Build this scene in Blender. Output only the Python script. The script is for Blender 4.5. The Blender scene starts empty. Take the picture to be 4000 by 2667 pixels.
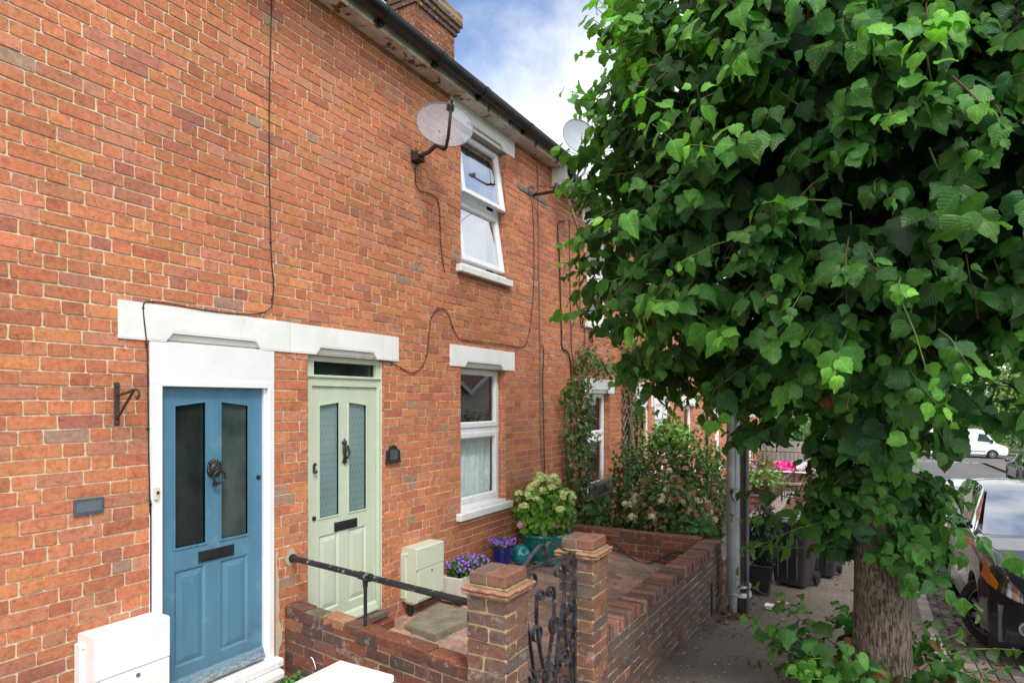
import bpy, math, random
import numpy as np
from mathutils import Vector, Matrix, noise as mnoise

random.seed(7)
RNG = np.random.default_rng(11)
sc = bpy.context.scene
col = sc.collection
PI = math.pi

# ------------------------------------------------------------------ survey: photograph measurements -> metres
F, HY, EYE, WX = 2466.0, 1566.0, 1.88, -3.86
TH = math.atan(1412 / F)
ct, st = math.cos(TH), math.sin(TH)

def at_wall(px, py, D=0.0):
    """point on the house front (or D metres in front of it)"""
    u = px - 2000
    k = ct / (3.86 - D) * (1412 - u)
    return (WX + D, (st * u + F * ct) / k, EYE + (HY - py) / k)

def gz(y):
    """height of the pavement: the street falls away from the viewer"""
    return float(np.interp(y, [-40, 0, 5.25, 8, 25, 62, 90, 400], [1.2, -.10, -.46, -.666, -1.6, -2.56, -2.7, -3.2]))

# ------------------------------------------------------------------ mesh builder
class MB:
    def __init__(s):
        s.v = []; s.n = 0; s.l = []; s.c = []; s.col = []; s.uv = []; s.M = None
        s.hascol = False; s.hasuv = False
    def add(s, verts, faces, c=None, uv=None):
        verts = np.asarray(verts, float).reshape(-1, 3)
        if s.M is not None:
            verts = verts @ s.M[:3, :3].T + s.M[:3, 3]
        s.v.append(verts)
        if isinstance(faces, np.ndarray):
            s.l.append(faces.reshape(-1) + s.n); s.c.append(np.full(len(faces), faces.shape[1])); nf = len(faces); nl = faces.size
        else:
            lo = [i for f in faces for i in f]
            s.l.append(np.array(lo, int) + s.n); s.c.append(np.array([len(f) for f in faces], int)); nf = len(faces); nl = len(lo)
        s.n += len(verts)
        if c is None: cc = np.ones((nf, 4))
        else:
            s.hascol = True
            cc = np.asarray(c, float)
            if cc.ndim == 1:
                cc = np.tile(np.append(cc, 1.0)[:4], (nf, 1))
        s.col.append(cc)
        if uv is None: s.uv.append(np.zeros((nl, 2)))
        else: s.hasuv = True; s.uv.append(np.asarray(uv, float).reshape(-1, 2))
    # --- shapes
    def box(s, x0, x1, y0, y1, z0, z1, b=0.0, c=None):
        if x1 < x0: x0, x1 = x1, x0
        if y1 < y0: y0, y1 = y1, y0
        if z1 < z0: z0, z1 = z1, z0
        b = min(b, (x1-x0)*.45, (y1-y0)*.45, (z1-z0)*.45)
        if b <= 0:
            v = [(x, y, z) for z in (z0, z1) for y in (y0, y1) for x in (x0, x1)]
            s.add(v, [(0,2,3,1),(4,5,7,6),(0,1,5,4),(2,6,7,3),(0,4,6,2),(1,3,7,5)], c); return
        xs, ys, zs = (x0, x1), (y0, y1), (z0, z1)
        v = []; idx = {}
        for i in (0,1):
            for j in (0,1):
                for k in (0,1):
                    sx, sy, sz = (1,-1)[i], (1,-1)[j], (1,-1)[k]
                    X, Y, Z = xs[i], ys[j], zs[k]
                    idx[i,j,k] = len(v)
                    v += [(X, Y+sy*b, Z+sz*b), (X+sx*b, Y, Z+sz*b), (X+sx*b, Y+sy*b, Z)]
        f = []
        I = idx
        for i in (0,1): f.append([I[i,0,0], I[i,1,0], I[i,1,1], I[i,0,1]] if i else [I[i,0,0], I[i,0,1], I[i,1,1], I[i,1,0]])
        for j in (0,1):
            q = [I[0,j,0]+1, I[1,j,0]+1, I[1,j,1]+1, I[0,j,1]+1]; f.append(q if j == 0 else q[::-1])
        for k in (0,1):
            q = [I[0,0,k]+2, I[0,1,k]+2, I[1,1,k]+2, I[1,0,k]+2]; f.append(q if k == 0 else q[::-1])
        for i in (0,1):
            for j in (0,1): f.append([I[i,j,0], I[i,j,0]+1, I[i,j,1]+1, I[i,j,1]])
            for k in (0,1): f.append([I[i,0,k], I[i,0,k]+2, I[i,1,k]+2, I[i,1,k]])
        for j in (0,1):
            for k in (0,1): f.append([I[0,j,k]+1, I[0,j,k]+2, I[1,j,k]+2, I[1,j,k]+1])
        for q in I.values(): f.append([q, q+1, q+2])
        s.add(v, f, c)
    def prism(s, poly, fn, d0, d1, c=None):
        n = len(poly)
        v = [fn(a, b, d0) for a, b in poly] + [fn(a, b, d1) for a, b in poly]
        f = [list(range(n))[::-1], list(range(n, 2*n))] + [[i, (i+1) % n, n+(i+1) % n, n+i] for i in range(n)]
        s.add(v, f, c)
    def wall(s, poly, x0, x1, c=None):          # polygon in (y,z) of a house front, from x0 out to x1
        s.prism(poly, lambda a, b, d: (d, a, b), x0, x1, c)
    def tube(s, pts, r, n=8, c=None, smooth=0, caps=True, flat=None):
        pts = [Vector(p) for p in pts]
        rs = list(r) if hasattr(r, '__len__') else [r]*len(pts)
        if smooth:
            pts, rs = catmull(pts, rs, smooth)
        V = []; up = Vector((0.13, 0.31, 1)).normalized(); prev = None
        for i, p in enumerate(pts):
            t = (pts[min(i+1, len(pts)-1)] - pts[max(i-1, 0)])
            if t.length < 1e-9: t = Vector((0,0,1))
            t.normalize()
            if prev is None:
                a = t.cross(up)
                if a.length < 1e-3: a = t.cross(Vector((1,0,0)))
            else: a = prev - t*prev.dot(t)
            a.normalize(); prev = a; b = t.cross(a)
            for k in range(n):
                th = 2*PI*k/n
                V.append(p + a*(math.cos(th)*rs[i]) + b*(math.sin(th)*rs[i]*(flat or 1)))
        m = len(pts); f = []
        for i in range(m-1):
            for k in range(n):
                f.append([i*n+k, i*n+(k+1) % n, (i+1)*n+(k+1) % n, (i+1)*n+k])
        if caps: f += [list(range(n))[::-1], [(m-1)*n+k for k in range(n)]]
        s.add([tuple(q) for q in V], f, c)
    def lathe(s, prof, cx=0, cy=0, cz=0, n=32, c=None, flute=0, nf=0):
        v = []; m = len(prof)
        for r, z in prof:
            for k in range(n):
                th = 2*PI*k/n; rr = r*(1+flute*math.cos(nf*th)) if flute else r
                v.append((cx+rr*math.cos(th), cy+rr*math.sin(th), cz+z))
        f = []
        for i in range(m-1):
            for k in range(n):
                f.append([i*n+k, i*n+(k+1) % n, (i+1)*n+(k+1) % n, (i+1)*n+k])
        if prof[0][0] > 1e-4: f.append(list(range(n))[::-1])
        if prof[-1][0] > 1e-4: f.append([(m-1)*n+k for k in range(n)])
        s.add(v, f, c)
    def sphere(s, cx, cy, cz, r, n=20, m=12, sc3=(1,1,1), c=None):
        v = []; f = []
        for i in range(m+1):
            ph = PI*i/m
            for k in range(n):
                th = 2*PI*k/n
                v.append((cx+sc3[0]*r*math.sin(ph)*math.cos(th), cy+sc3[1]*r*math.sin(ph)*math.sin(th), cz+sc3[2]*r*math.cos(ph)))
        for i in range(m):
            for k in range(n):
                f.append([i*n+k, (i+1)*n+k, (i+1)*n+(k+1) % n, i*n+(k+1) % n])
        s.add(v, f, c)
    def grid(s, xs, ys, fz, c=None):
        nx, ny = len(xs), len(ys)
        v = [(x, y, fz(x, y)) for y in ys for x in xs]
        f = [[j*nx+i, j*nx+i+1, (j+1)*nx+i+1, (j+1)*nx+i] for j in range(ny-1) for i in range(nx-1)]
        s.add(v, f, c)
    # --- link
    def build(s, name, m, parent=None, smooth=False, local=False):
        me = bpy.data.meshes.new(name)
        V = np.concatenate(s.v)
        if parent is not None and not local:
            V = V - np.array(wloc(parent))
        L = np.concatenate(s.l); C = np.concatenate(s.c)
        me.vertices.add(len(V)); me.vertices.foreach_set('co', V.ravel())
        me.loops.add(len(L)); me.loops.foreach_set('vertex_index', L.astype(np.int32))
        me.polygons.add(len(C)); st_ = np.concatenate([[0], np.cumsum(C)[:-1]])
        me.polygons.foreach_set('loop_start', st_.astype(np.int32))
        me.polygons.foreach_set('use_smooth', np.full(len(C), bool(smooth)))
        if s.hascol:
            a = me.attributes.new('Col', 'FLOAT_COLOR', 'FACE')
            a.data.foreach_set('color', np.concatenate(s.col).ravel())
        if s.hasuv:
            u = me.uv_layers.new(name='UVMap')
            u.data.foreach_set('uv', np.concatenate(s.uv).ravel())
        me.update(calc_edges=True); me.validate()
        if smooth == 'auto':
            try: me.set_sharp_from_angle(angle=math.radians(40))
            except Exception: pass
        me.materials.append(m)
        o = bpy.data.objects.new(name, me); col.objects.link(o)
        if parent is not None: o.parent = parent
        return o

def catmull(pts, rs, sub):
    P = [pts[0]] + list(pts) + [pts[-1]]; R = [rs[0]] + list(rs) + [rs[-1]]
    out = []; ro = []
    for i in range(1, len(P)-2):
        for k in range(sub):
            t = k/sub
            p0, p1, p2, p3 = P[i-1], P[i], P[i+1], P[i+2]
            out.append(0.5*((2*p1)+(p2-p0)*t+(2*p0-5*p1+4*p2-p3)*t*t+(3*p1-p0-3*p2+p3)*t**3))
            ro.append(R[i]*(1-t)+R[i+1]*t)
    out.append(P[-2]); ro.append(R[-2])
    return out, ro

def wloc(o):
    p = Vector((0,0,0))
    while o is not None:
        p = p + o.location; o = o.parent
    return tuple(p)

def thing(name, label, cat, loc=(0,0,0), rz=0.0, group=None):
    o = bpy.data.objects.new(name, None); col.objects.link(o)
    o.empty_display_size = .1
    o.location = loc; o.rotation_euler = (0,0,rz)
    o['label'] = label; o['category'] = cat
    if group: o['group'] = group
    return o
def tag(o, label, cat, group=None, kind=None):
    o['label'] = label; o['category'] = cat
    if group: o['group'] = group
    if kind: o['kind'] = kind
    return o
def structure(o): o['kind'] = 'structure'; return o
def copy_tree(o, parent=None):
    c = o.copy(); col.objects.link(c)
    if parent: c.parent = parent
    for ch in list(o.children): copy_tree(ch, c)
    return c

# ------------------------------------------------------------------ materials
MATS = {}
class NT:
    def __init__(s, name):
        s.m = bpy.data.materials.new(name); s.m.use_nodes = True
        s.t = s.m.node_tree; s.t.nodes.clear()
        s.out = s.t.nodes.new('ShaderNodeOutputMaterial')
    def n(s, typ, **kw):
        d = s.t.nodes.new('ShaderNode'+typ)
        for k, v in kw.items():
            if k.startswith('i_'):
                d.inputs[k[2:].replace('_', ' ')].default_value = v
            else: setattr(d, k, v)
        return d
    def link(s, a, b): s.t.links.new(a, b)
    def noise(s, vec, scale, detail=6, rough=.6, dist=0):
        d = s.n('TexNoise'); d.inputs['Scale'].default_value = scale; d.inputs['Detail'].default_value = detail
        d.inputs['Roughness'].default_value = rough; d.inputs['Distortion'].default_value = dist
        s.link(vec, d.inputs['Vector']); return d.outputs[0]
    def ramp(s, fac, stops):
        d = s.n('ValToRGB'); e = d.color_ramp.elements
        while len(e) < len(stops): e.new(.5)
        for i, (p, c) in enumerate(stops):
            e[i].position = p; e[i].color = (c, c, c, 1) if not hasattr(c, '__len__') else (*c[:3], 1)
        s.link(fac, d.inputs[0]); return d.outputs[0]
    def mix(s, a, b, fac, typ='MIX'):
        d = s.n('MixRGB', blend_type=typ)
        for i, x in ((0, fac), (1, a), (2, b)):
            if hasattr(x, 'links'): s.link(x, d.inputs[i])
            elif i == 0: d.inputs[0].default_value = x
            else: d.inputs[i].default_value = (*x[:3], 1) if hasattr(x, '__len__') else (x, x, x, 1)
        return d.outputs[0]
    def math(s, op, a, b=None, clamp=False):
        d = s.n('Math', operation=op, use_clamp=clamp)
        for i, x in ((0, a), (1, b)):
            if x is None: continue
            if hasattr(x, 'links'): s.link(x, d.inputs[i])
            else: d.inputs[i].default_value = x
        return d.outputs[0]
    def pos(s, scale=(1,1,1)):
        g = s.n('NewGeometry')
        m = s.n('Mapping'); m.inputs['Scale'].default_value = scale
        s.link(g.outputs['Position'], m.inputs['Vector']); return m.outputs[0]
    def obj(s, scale=(1,1,1)):
        g = s.n('TexCoord')
        m = s.n('Mapping'); m.inputs['Scale'].default_value = scale
        s.link(g.outputs['Object'], m.inputs['Vector']); return m.outputs[0]
    def bsdf(s, color, rough=.6, metal=0, spec=.5, bump=None, bstr=.3, bdist=.01, coat=0, alpha=None):
        p = s.n('BsdfPrincipled')
        for k, x in (('Base Color', color), ('Roughness', rough), ('Metallic', metal), ('Specular IOR Level', spec)):
            if hasattr(x, 'links'): s.link(x, p.inputs[k])
            elif k == 'Base Color': p.inputs[k].default_value = (*x[:3], 1)
            else: p.inputs[k].default_value = x
        if coat: p.inputs['Coat Weight'].default_value = coat; p.inputs['Coat Roughness'].default_value = .05
        if bump is not None:
            b = s.n('Bump'); b.inputs['Strength'].default_value = bstr; b.inputs['Distance'].default_value = bdist
            s.link(bump, b.inputs['Height']); s.link(b.outputs[0], p.inputs['Normal'])
        return p
    def done(s, sh):
        s.link(sh.outputs[0] if hasattr(sh, 'outputs') else sh, s.out.inputs[0]); return s.m

def mat(name, c1, c2=None, scale=6, rough=.55, metal=0, spec=.5, bump=.15, bscale=60, lo=.4, hi=.65, coat=0, world=True, c3=None, s3=30, t3=.68):
    """surface with mottled colour, an optional sparse third colour (dirt, chips, rust) and fine relief"""
    if name in MATS: return MATS[name]
    t = NT(name); v = t.pos() if world else t.obj()
    c2 = c2 or tuple(x*.75 for x in c1)
    c = t.mix(c1, c2, t.ramp(t.noise(v, scale), [(lo, 0), (hi, 1)]))
    if c3: c = t.mix(c, c3, t.ramp(t.noise(v, s3, 5, .65), [(t3, 0), (t3+.04, 1)]))
    r = t.ramp(t.noise(v, scale*2.3), [(.3, max(0, rough-.12)), (.7, min(1, rough+.12))])
    m = t.done(t.bsdf(c, r, metal, spec, t.noise(v, bscale, 4), bump, .004, coat)); MATS[name] = m; return m

def brick_mat(name, white=.0, grime=.35, wscale=9, moss=0, lichen=0):
    t = NT(name); v = t.pos(); at = t.n('Attribute', attribute_name='Col')
    c = at.outputs['Color']; isb = at.outputs['Alpha']
    f1 = t.ramp(t.noise(v, 34, 8, .75), [(.25, .58), (.5, 1.0), (.8, 1.30)])
    c = t.mix(c, f1, 1.0, 'MULTIPLY')
    # firing creases: dark streaks drawn out along the brick
    f2 = t.ramp(t.noise(t.pos((14, 14, 75)), 1.6, 7, .75, .6), [(.30, .34), (.43, 1.0)])
    c = t.mix(c, t.mix(c, f2, .85, 'MULTIPLY'), isb)
    blot = t.ramp(t.noise(t.pos((9, 9, 17)), 1.5, 5, .65), [(.32, 0), (.50, 1)])
    c = t.mix(c, t.mix(t.mix(c, (.74,.71,.74), 1, 'MULTIPLY'), c, blot), isb)
    fleck = t.ramp(t.noise(t.pos((30, 30, 55)), 1.7, 4, .6), [(.30, .28), (.37, 1)])
    c = t.mix(c, t.mix(c, fleck, .8, 'MULTIPLY'), isb)
    big = t.ramp(t.noise(v, 1.3, 4), [(.3, 1-.30*grime), (.7, 1.06)])
    c = t.mix(c, big, 1, 'MULTIPLY')
    pit = t.ramp(t.noise(v, 120, 3, .6), [(.27, .25), (.36, 1)])
    c = t.mix(c, pit, .8, 'MULTIPLY')
    # pale bloom and lime specks
    bl = t.ramp(t.noise(v, wscale, 8, .72), [(.66-.22*white, 0), (.74-.16*white, 1)])
    c = t.mix(c, (.55, .50, .46), t.math('MULTIPLY', bl, min(.8, .16+white*.6)))
    sp = t.ramp(t.noise(v, 60, 2, .5), [(.755-.07*white, 0), (.785-.07*white, 1)])
    c = t.mix(c, (.66, .63, .58), t.math('MULTIPLY', sp, .55))
    if moss:
        ms = t.ramp(t.noise(v, 7, 6, .7), [(.55, 0), (.68, 1)])
        c = t.mix(c, (.12, .105, .05), t.math('MULTIPLY', ms, moss))
    if lichen:
        c = t.mix(c, (.46,.30,.04), t.ramp(t.noise(v, 11, 3, .5), [(.66, 0), (.69, lichen)]))
        c = t.mix(c, (.42,.40,.34), t.ramp(t.noise(v, 14, 3, .5), [(.64, 0), (.68, lichen)]))
    b = t.math('ADD', t.noise(v, 90, 6, .7), t.math('MULTIPLY', t.noise(t.pos((10,10,60)), 2.0, 6, .7), .9))
    MATS[name] = t.done(t.bsdf(c, .88, 0, .25, b, .55, .004)); return MATS[name]

def attr_mat(name, rough=.6, spec=.4, bump=.2, bscale=70, var=.25):
    t = NT(name); v = t.obj(); at = t.n('Attribute', attribute_name='Col')
    f = t.ramp(t.noise(v, 20, 5), [(.3, 1-var), (.7, 1+var)])
    c = t.mix(at.outputs['Color'], f, 1, 'MULTIPLY')
    MATS[name] = t.done(t.bsdf(c, rough, 0, spec, t.noise(v, bscale), bump, .004)); return MATS[name]

def leaf_mat(name, veins=True, trans=.28, rough=.42, spec=.42):
    t = NT(name); at = t.n('Attribute', attribute_name='Col'); c = at.outputs['Color']
    h = None
    if veins:
        uv = t.n('UVMap'); sx = t.n('SeparateXYZ'); t.link(uv.outputs[0], sx.inputs[0])
        ax = t.math('ABSOLUTE', sx.outputs[0]); y = sx.outputs[1]
        mid = t.math('LESS_THAN', ax, .016)
        ph = t.math('FRACT', t.math('MULTIPLY', t.math('SUBTRACT', y, t.math('MULTIPLY', ax, .75)), 7.0))
        tri = t.math('ABSOLUTE', t.math('SUBTRACT', ph, .5))
        side = t.math('LESS_THAN', tri, .045)
        vn = t.math('MAXIMUM', t.math('MULTIPLY', mid, .9), t.math('MULTIPLY', side, .28))
        c2 = t.mix(c, (1.9, 1.6, 1.25), 1, 'MULTIPLY')
        c = t.mix(c, c2, vn)
        h = t.math('SUBTRACT', t.math('MULTIPLY', tri, 1.6), vn)
    f = t.ramp(t.noise(t.pos(), 40, 4), [(.3, .8), (.7, 1.18)])
    c = t.mix(c, f, 1, 'MULTIPLY')
    g = t.n('NewGeometry')
    cb = t.mix(t.mix(c, (.9, 1.0, .9), 1, 'MULTIPLY'), (.11, .17, .07), .25)
    c = t.mix(c, cb, g.outputs['Backfacing'])
    p = t.bsdf(c, rough, 0, spec, h, .4, .004)
    tr = t.n('BsdfTranslucent'); t.link(t.mix(c, (1.5, 1.7, .7), 1, 'MULTIPLY'), tr.inputs[0])
    mx = t.n('MixShader'); mx.inputs[0].default_value = trans
    t.link(p.outputs[0], mx.inputs[1]); t.link(tr.outputs[0], mx.inputs[2])
    MATS[name] = t.done(mx); return MATS[name]

def glass_mat(name, tint=(.9,.95,.95), ior=1.9, rough=.0, base=0.0):
    t = NT(name)
    tr = t.n('BsdfTransparent'); tr.inputs[0].default_value = (*tint, 1)
    gl = t.n('BsdfGlossy'); gl.inputs['Roughness'].default_value = rough
    gl.inputs[0].default_value = (.95,.97,1,1)
    g_ = t.n('NewGeometry'); dt = t.n('VectorMath', operation='DOT_PRODUCT'); t.link(g_.outputs['Incoming'], dt.inputs[0]); t.link(g_.outputs['Normal'], dt.inputs[1])
    om = t.math('SUBTRACT', 1.0, t.math('ABSOLUTE', dt.outputs['Value']), True); f0 = ((ior-1)/(ior+1))**2
    fr = t.math('ADD', t.math('MULTIPLY', t.math('POWER', om, 5.0), 1-f0), f0)
    b = t.n('Bump'); b.inputs['Strength'].default_value = .02; b.inputs['Distance'].default_value = .02
    t.link(t.noise(t.pos(), 2.2, 2), b.inputs['Height']); t.link(b.outputs[0], gl.inputs['Normal'])
    fac = t.math('ADD', fr, base, True)
    mx = t.n('MixShader'); t.link(fac, mx.inputs[0]); t.link(tr.outputs[0], mx.inputs[1]); t.link(gl.outputs[0], mx.inputs[2])
    MATS[name] = t.done(mx); return MATS[name]

# ------------------------------------------------------------------ brickwork
HOUSE_PAL = [((0.582, 0.219, 0.106), 8), ((0.551, 0.199, 0.099), 8), ((0.499, 0.173, 0.093), 2.5), ((0.603, 0.244, 0.106), 2), ((0.541, 0.223, 0.135), 2.5), ((0.489, 0.198, 0.117), 2), ((0.395, 0.246, 0.167), 0.28), ((0.437, 0.161, 0.106), 0.7)]
BROWN_PAL = [((.30,.105,.055), 4), ((.24,.085,.05), 4), ((.19,.08,.055), 3), ((.34,.13,.065), 2), ((.27,.12,.08), 2)]
GARDEN_PAL = [((.20,.082,.055), 4), ((.145,.070,.054), 4), ((.26,.090,.052), 2.2), ((.11,.068,.058), 2.5), ((.29,.12,.066), 1.2)]
DARK_PAL = [((.155,.098,.075), 4), ((.135,.092,.076), 4), ((.19,.100,.072), 2), ((.12,.092,.080), 2), ((.34,.12,.055), .15)]
PIL_PAL = [((.20,.108,.076), 4), ((.155,.095,.074), 4), ((.26,.115,.07), 2), ((.135,.10,.086), 2.2)]
PAVER_PAL = [((.42,.26,.19), 4), ((.35,.235,.18), 4), ((.48,.29,.20), 2), ((.38,.28,.22), 2)]

def pick(pal, n, rng, var=.075):
    w = np.array([p[1] for p in pal], float); w /= w.sum()
    c = np.array([p[0] for p in pal])[rng.choice(len(pal), n, p=w)]
    c = c * (1 + np.clip(rng.normal(0, var, (n, 1)), -1.9*var, 1.7*var)) * (1 + np.clip(rng.normal(0, .03, (n, 3)), -.05, .05))
    return np.clip(c, .02, .8)

def lay(mb, O, U, V, N, rects, rng, cols, joint=.0122, depth=.006, jit=.0016, cham=.006):
    """bricks standing proud of their mortar bed; rects = (a,b,c,d, fa,fb) in wall coordinates"""
    R = np.array(rects, float)
    if not len(R): return
    n = len(R); O, U, V, N = (np.array(q, float) for q in (O, U, V, N))
    a = R[:,0] + joint/2*R[:,4]; b = R[:,1] - joint/2*R[:,5]; c = R[:,2] + joint/2; d = R[:,3] - joint/2
    ch = np.minimum(cham, np.minimum(b-a, d-c)*.3)
    ax = np.stack([a+ch, b-ch, b, b, b-ch, a+ch, a, a], 1); ay = np.stack([c, c, c+ch, d-ch, d, d, d-ch, c+ch], 1)
    ax = ax + rng.normal(0, jit, ax.shape); ay = ay + rng.normal(0, jit*.8, ay.shape)
    cx, cy = (a+b)/2, (c+d)/2
    hx = depth + rng.normal(0, .0014, (n,1)) + rng.normal(0, .0007, ax.shape)
    ox = ax + np.sign(ax-cx[:,None])*.002; oy = ay + np.sign(ay-cy[:,None])*.002
    fr = O + ax[...,None]*U + ay[...,None]*V + hx[...,None]*N
    bk = O + ox[...,None]*U + oy[...,None]*V
    verts = np.concatenate([fr, bk], 1).reshape(-1, 3)
    base = (np.arange(n)*16)[:,None]
    front = base + np.arange(8)[None]
    k = np.arange(8); k2 = (k+1) % 8
    side = (base[:,:,None] + np.stack([k, k+8, k2+8, k2], 1)[None]).reshape(-1, 4)
    c4 = np.concatenate([cols, np.ones((n,1))], 1)
    mb.add(verts, front, c4)
    mb.add(np.zeros((0,3)), side - len(verts), np.repeat(c4*np.array([.9,.9,.9,1]), 8, 0))

def bed(mb, O, U, V, N, W, H, holes, colr, off=0.0, sub=None):
    us = sorted({0, W, *[h[0] for h in holes], *[h[1] for h in holes]}); vs = sorted({0, H, *[h[2] for h in holes], *[h[3] for h in holes]})
    us = [u for u in us if 0 <= u <= W]; vs = [v for v in vs if 0 <= v <= H]
    if sub: us = list(np.linspace(0, W, int(W/sub)+2)); vs = list(np.linspace(0, H, int(H/sub)+2))
    O, U, V, N = (np.array(q, float) for q in (O, U, V, N))
    for i in range(len(us)-1):
        for j in range(len(vs)-1):
            m = ((us[i]+us[i+1])/2, (vs[j]+vs[j+1])/2)
            if any(h[0] < m[0] < h[1] and h[2] < m[1] < h[3] for h in holes): continue
            q = [(us[i],vs[j]),(us[i+1],vs[j]),(us[i+1],vs[j+1]),(us[i],vs[j+1])]
            mb.add([O+U*a+V*b+N*off for a, b in q], [[0,1,2,3]], [(*colr, 0.0)])

def row_joints(i, W, pattern, L, rng, u0):
    H = L/2
    if pattern == 'garden': seq = ([L, L, H] if i % 2 == 0 else [H, H, H, L]); off = (0 if i % 2 == 0 else .2*L)
    elif pattern == 'flemish': seq = [L, H]; off = 0 if i % 2 == 0 else L*.75
    elif pattern == 'header': seq = [H]; off = 0 if i % 2 == 0 else H/2
    elif pattern == 'edge': seq = [L/3]; off = 0
    else: seq = [L]; off = 0 if i % 2 == 0 else L/2
    tot = sum(seq); p = -tot*2 + (off - u0) % tot + rng.normal(0, .006)
    if pattern == 'garden': p += tot*((i//2*7) % 5)/5.0
    js = []; k = 0
    while p < W + tot:
        js.append(p); p += seq[k % len(seq)]*(1+rng.normal(0, .012)); k += 1
    return js

def brickwork(mb, O, U, V, N, W, H, holes=(), course=.0785, L=.232, pattern='garden', pal=HOUSE_PAL, rng=RNG, mortar=(.68,.575,.395),
              tone=None, u0=0.0, joint=.0122, depth=.006, jit=.0016, v0=0, glob=None, sub=None):
    bed(mb, O, U, V, N, W, H, holes, mortar, 0.0, sub)
    rects = []; gcol = []; nrow = int(math.ceil((H-v0)/course))
    for i in range(nrow):
        z0, z1 = max(0, v0+i*course), min(H, v0+(i+1)*course)
        if z1-z0 < .02: continue
        if glob is not None:
            gi = int(round((glob[1]+v0)/course))+i; r2 = np.random.default_rng(5000+gi)
            jg = row_joints(gi, 30, pattern, L, r2, 0.0); cg = pick(pal, len(jg)+1, r2); js = [q-glob[0] for q in jg]
        else: js = row_joints(i, W, pattern, L, rng, u0)
        hs = [h for h in holes if h[3] > z0+.004 and h[2] < z1-.004]
        ue = sorted({0, W, *[min(W, max(0, q)) for h in hs for q in h[:2]]}); segs = []
        for a, b in zip(ue[:-1], ue[1:]):
            if b-a < 1e-4: continue
            m = (a+b)/2; st_ = (z0, z1); free = True
            for h in hs:
                if h[0] < m < h[1]:
                    if h[2] <= z0+.012 and h[3] >= z1-.012: free = False
                    elif h[2] > z0+.012: st_ = (st_[0], min(st_[1], h[2]))
                    else: st_ = (max(st_[0], h[3]), st_[1])
            if not free or st_[1]-st_[0] < .012: continue
            if segs and segs[-1][2] == st_ and abs(segs[-1][1]-a) < 1e-5: segs[-1][1] = b
            else: segs.append([a, b, st_])
        for a, b, (c, d) in segs:
            js2 = [a] + [j for j in js if a+.035 < j < b-.035] + [b]
            for p, q in zip(js2[:-1], js2[1:]):
                rects.append((p, q, c, d, float(p > a), float(q < b)))
                if glob is not None: gcol.append(cg[int(np.searchsorted(jg, glob[0]+(p+q)/2))])
    if not rects: return
    cols = np.array(gcol) if glob is not None else pick(pal, len(rects), rng)
    if tone is not None:
        R = np.array(rects); cols = cols * np.array([tone((r[0]+r[1])/2, (r[2]+r[3])/2) for r in R])[:,None]
    lay(mb, O, U, V, N, rects, rng, cols, joint, depth, jit)

X3, Y3, Z3 = (1,0,0), (0,1,0), (0,0,1)
def brick_block(mb, A, B, thick, z0, z1, course=.08, pal=GARDEN_PAL, pattern='flemish', mortar=(.44,.37,.26), ends=(True,True), back=True, z1b=None, jit=.003, L=.232, top='stretcher'):
    """free-standing wall from A to B (front face on the right-hand side of A->B), its top may fall from z1 to z1b"""
    A = np.array(A, float); B = np.array(B, float); d = B-A; W = float(np.hypot(*d)); u = d/W
    U = np.array([u[0], u[1], 0.0]); N = np.array([u[1], -u[0], 0.0]); Vv = np.array([0,0,1.0])
    z1b = z1 if z1b is None else z1b
    sl = (z1b-z1)/W; H = z1-z0
    Us = U + Vv*sl
    O = np.array([A[0], A[1], z0])
    brickwork(mb, O, Us, Vv, N, W, H, course=course, L=L, pattern=pattern, pal=pal, mortar=mortar, jit=jit, v0=-(course-(H % course)) % course - course)
    if back: brickwork(mb, O-N*thick+Us*W, -Us, Vv, -N, W, H, course=course, L=L, pattern=pattern, pal=pal, mortar=mortar, jit=jit, v0=-(course-(H % course)) % course - course)
    if ends[0]: brickwork(mb, O-N*thick, N, Vv, -U, thick, H, course=course, L=L, pattern='header', pal=pal, mortar=mortar, jit=jit)
    if ends[1]: brickwork(mb, O+Us*W, -N, Vv, U, thick, H, course=course, L=L, pattern='header', pal=pal, mortar=mortar, jit=jit)
    Ot = np.array([A[0], A[1], z1])
    if top == 'edge': brickwork(mb, Ot, Us, -N, Vv, W, thick, course=thick, L=L, pattern='edge', pal=pal, mortar=tuple(x*.6 for x in mortar), jit=jit)
    elif top: brickwork(mb, Ot, Us, -N, Vv, W, thick, course=thick if thick < .13 else thick/2, L=L, pattern='stretcher', pal=pal, mortar=mortar, jit=jit)

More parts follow.
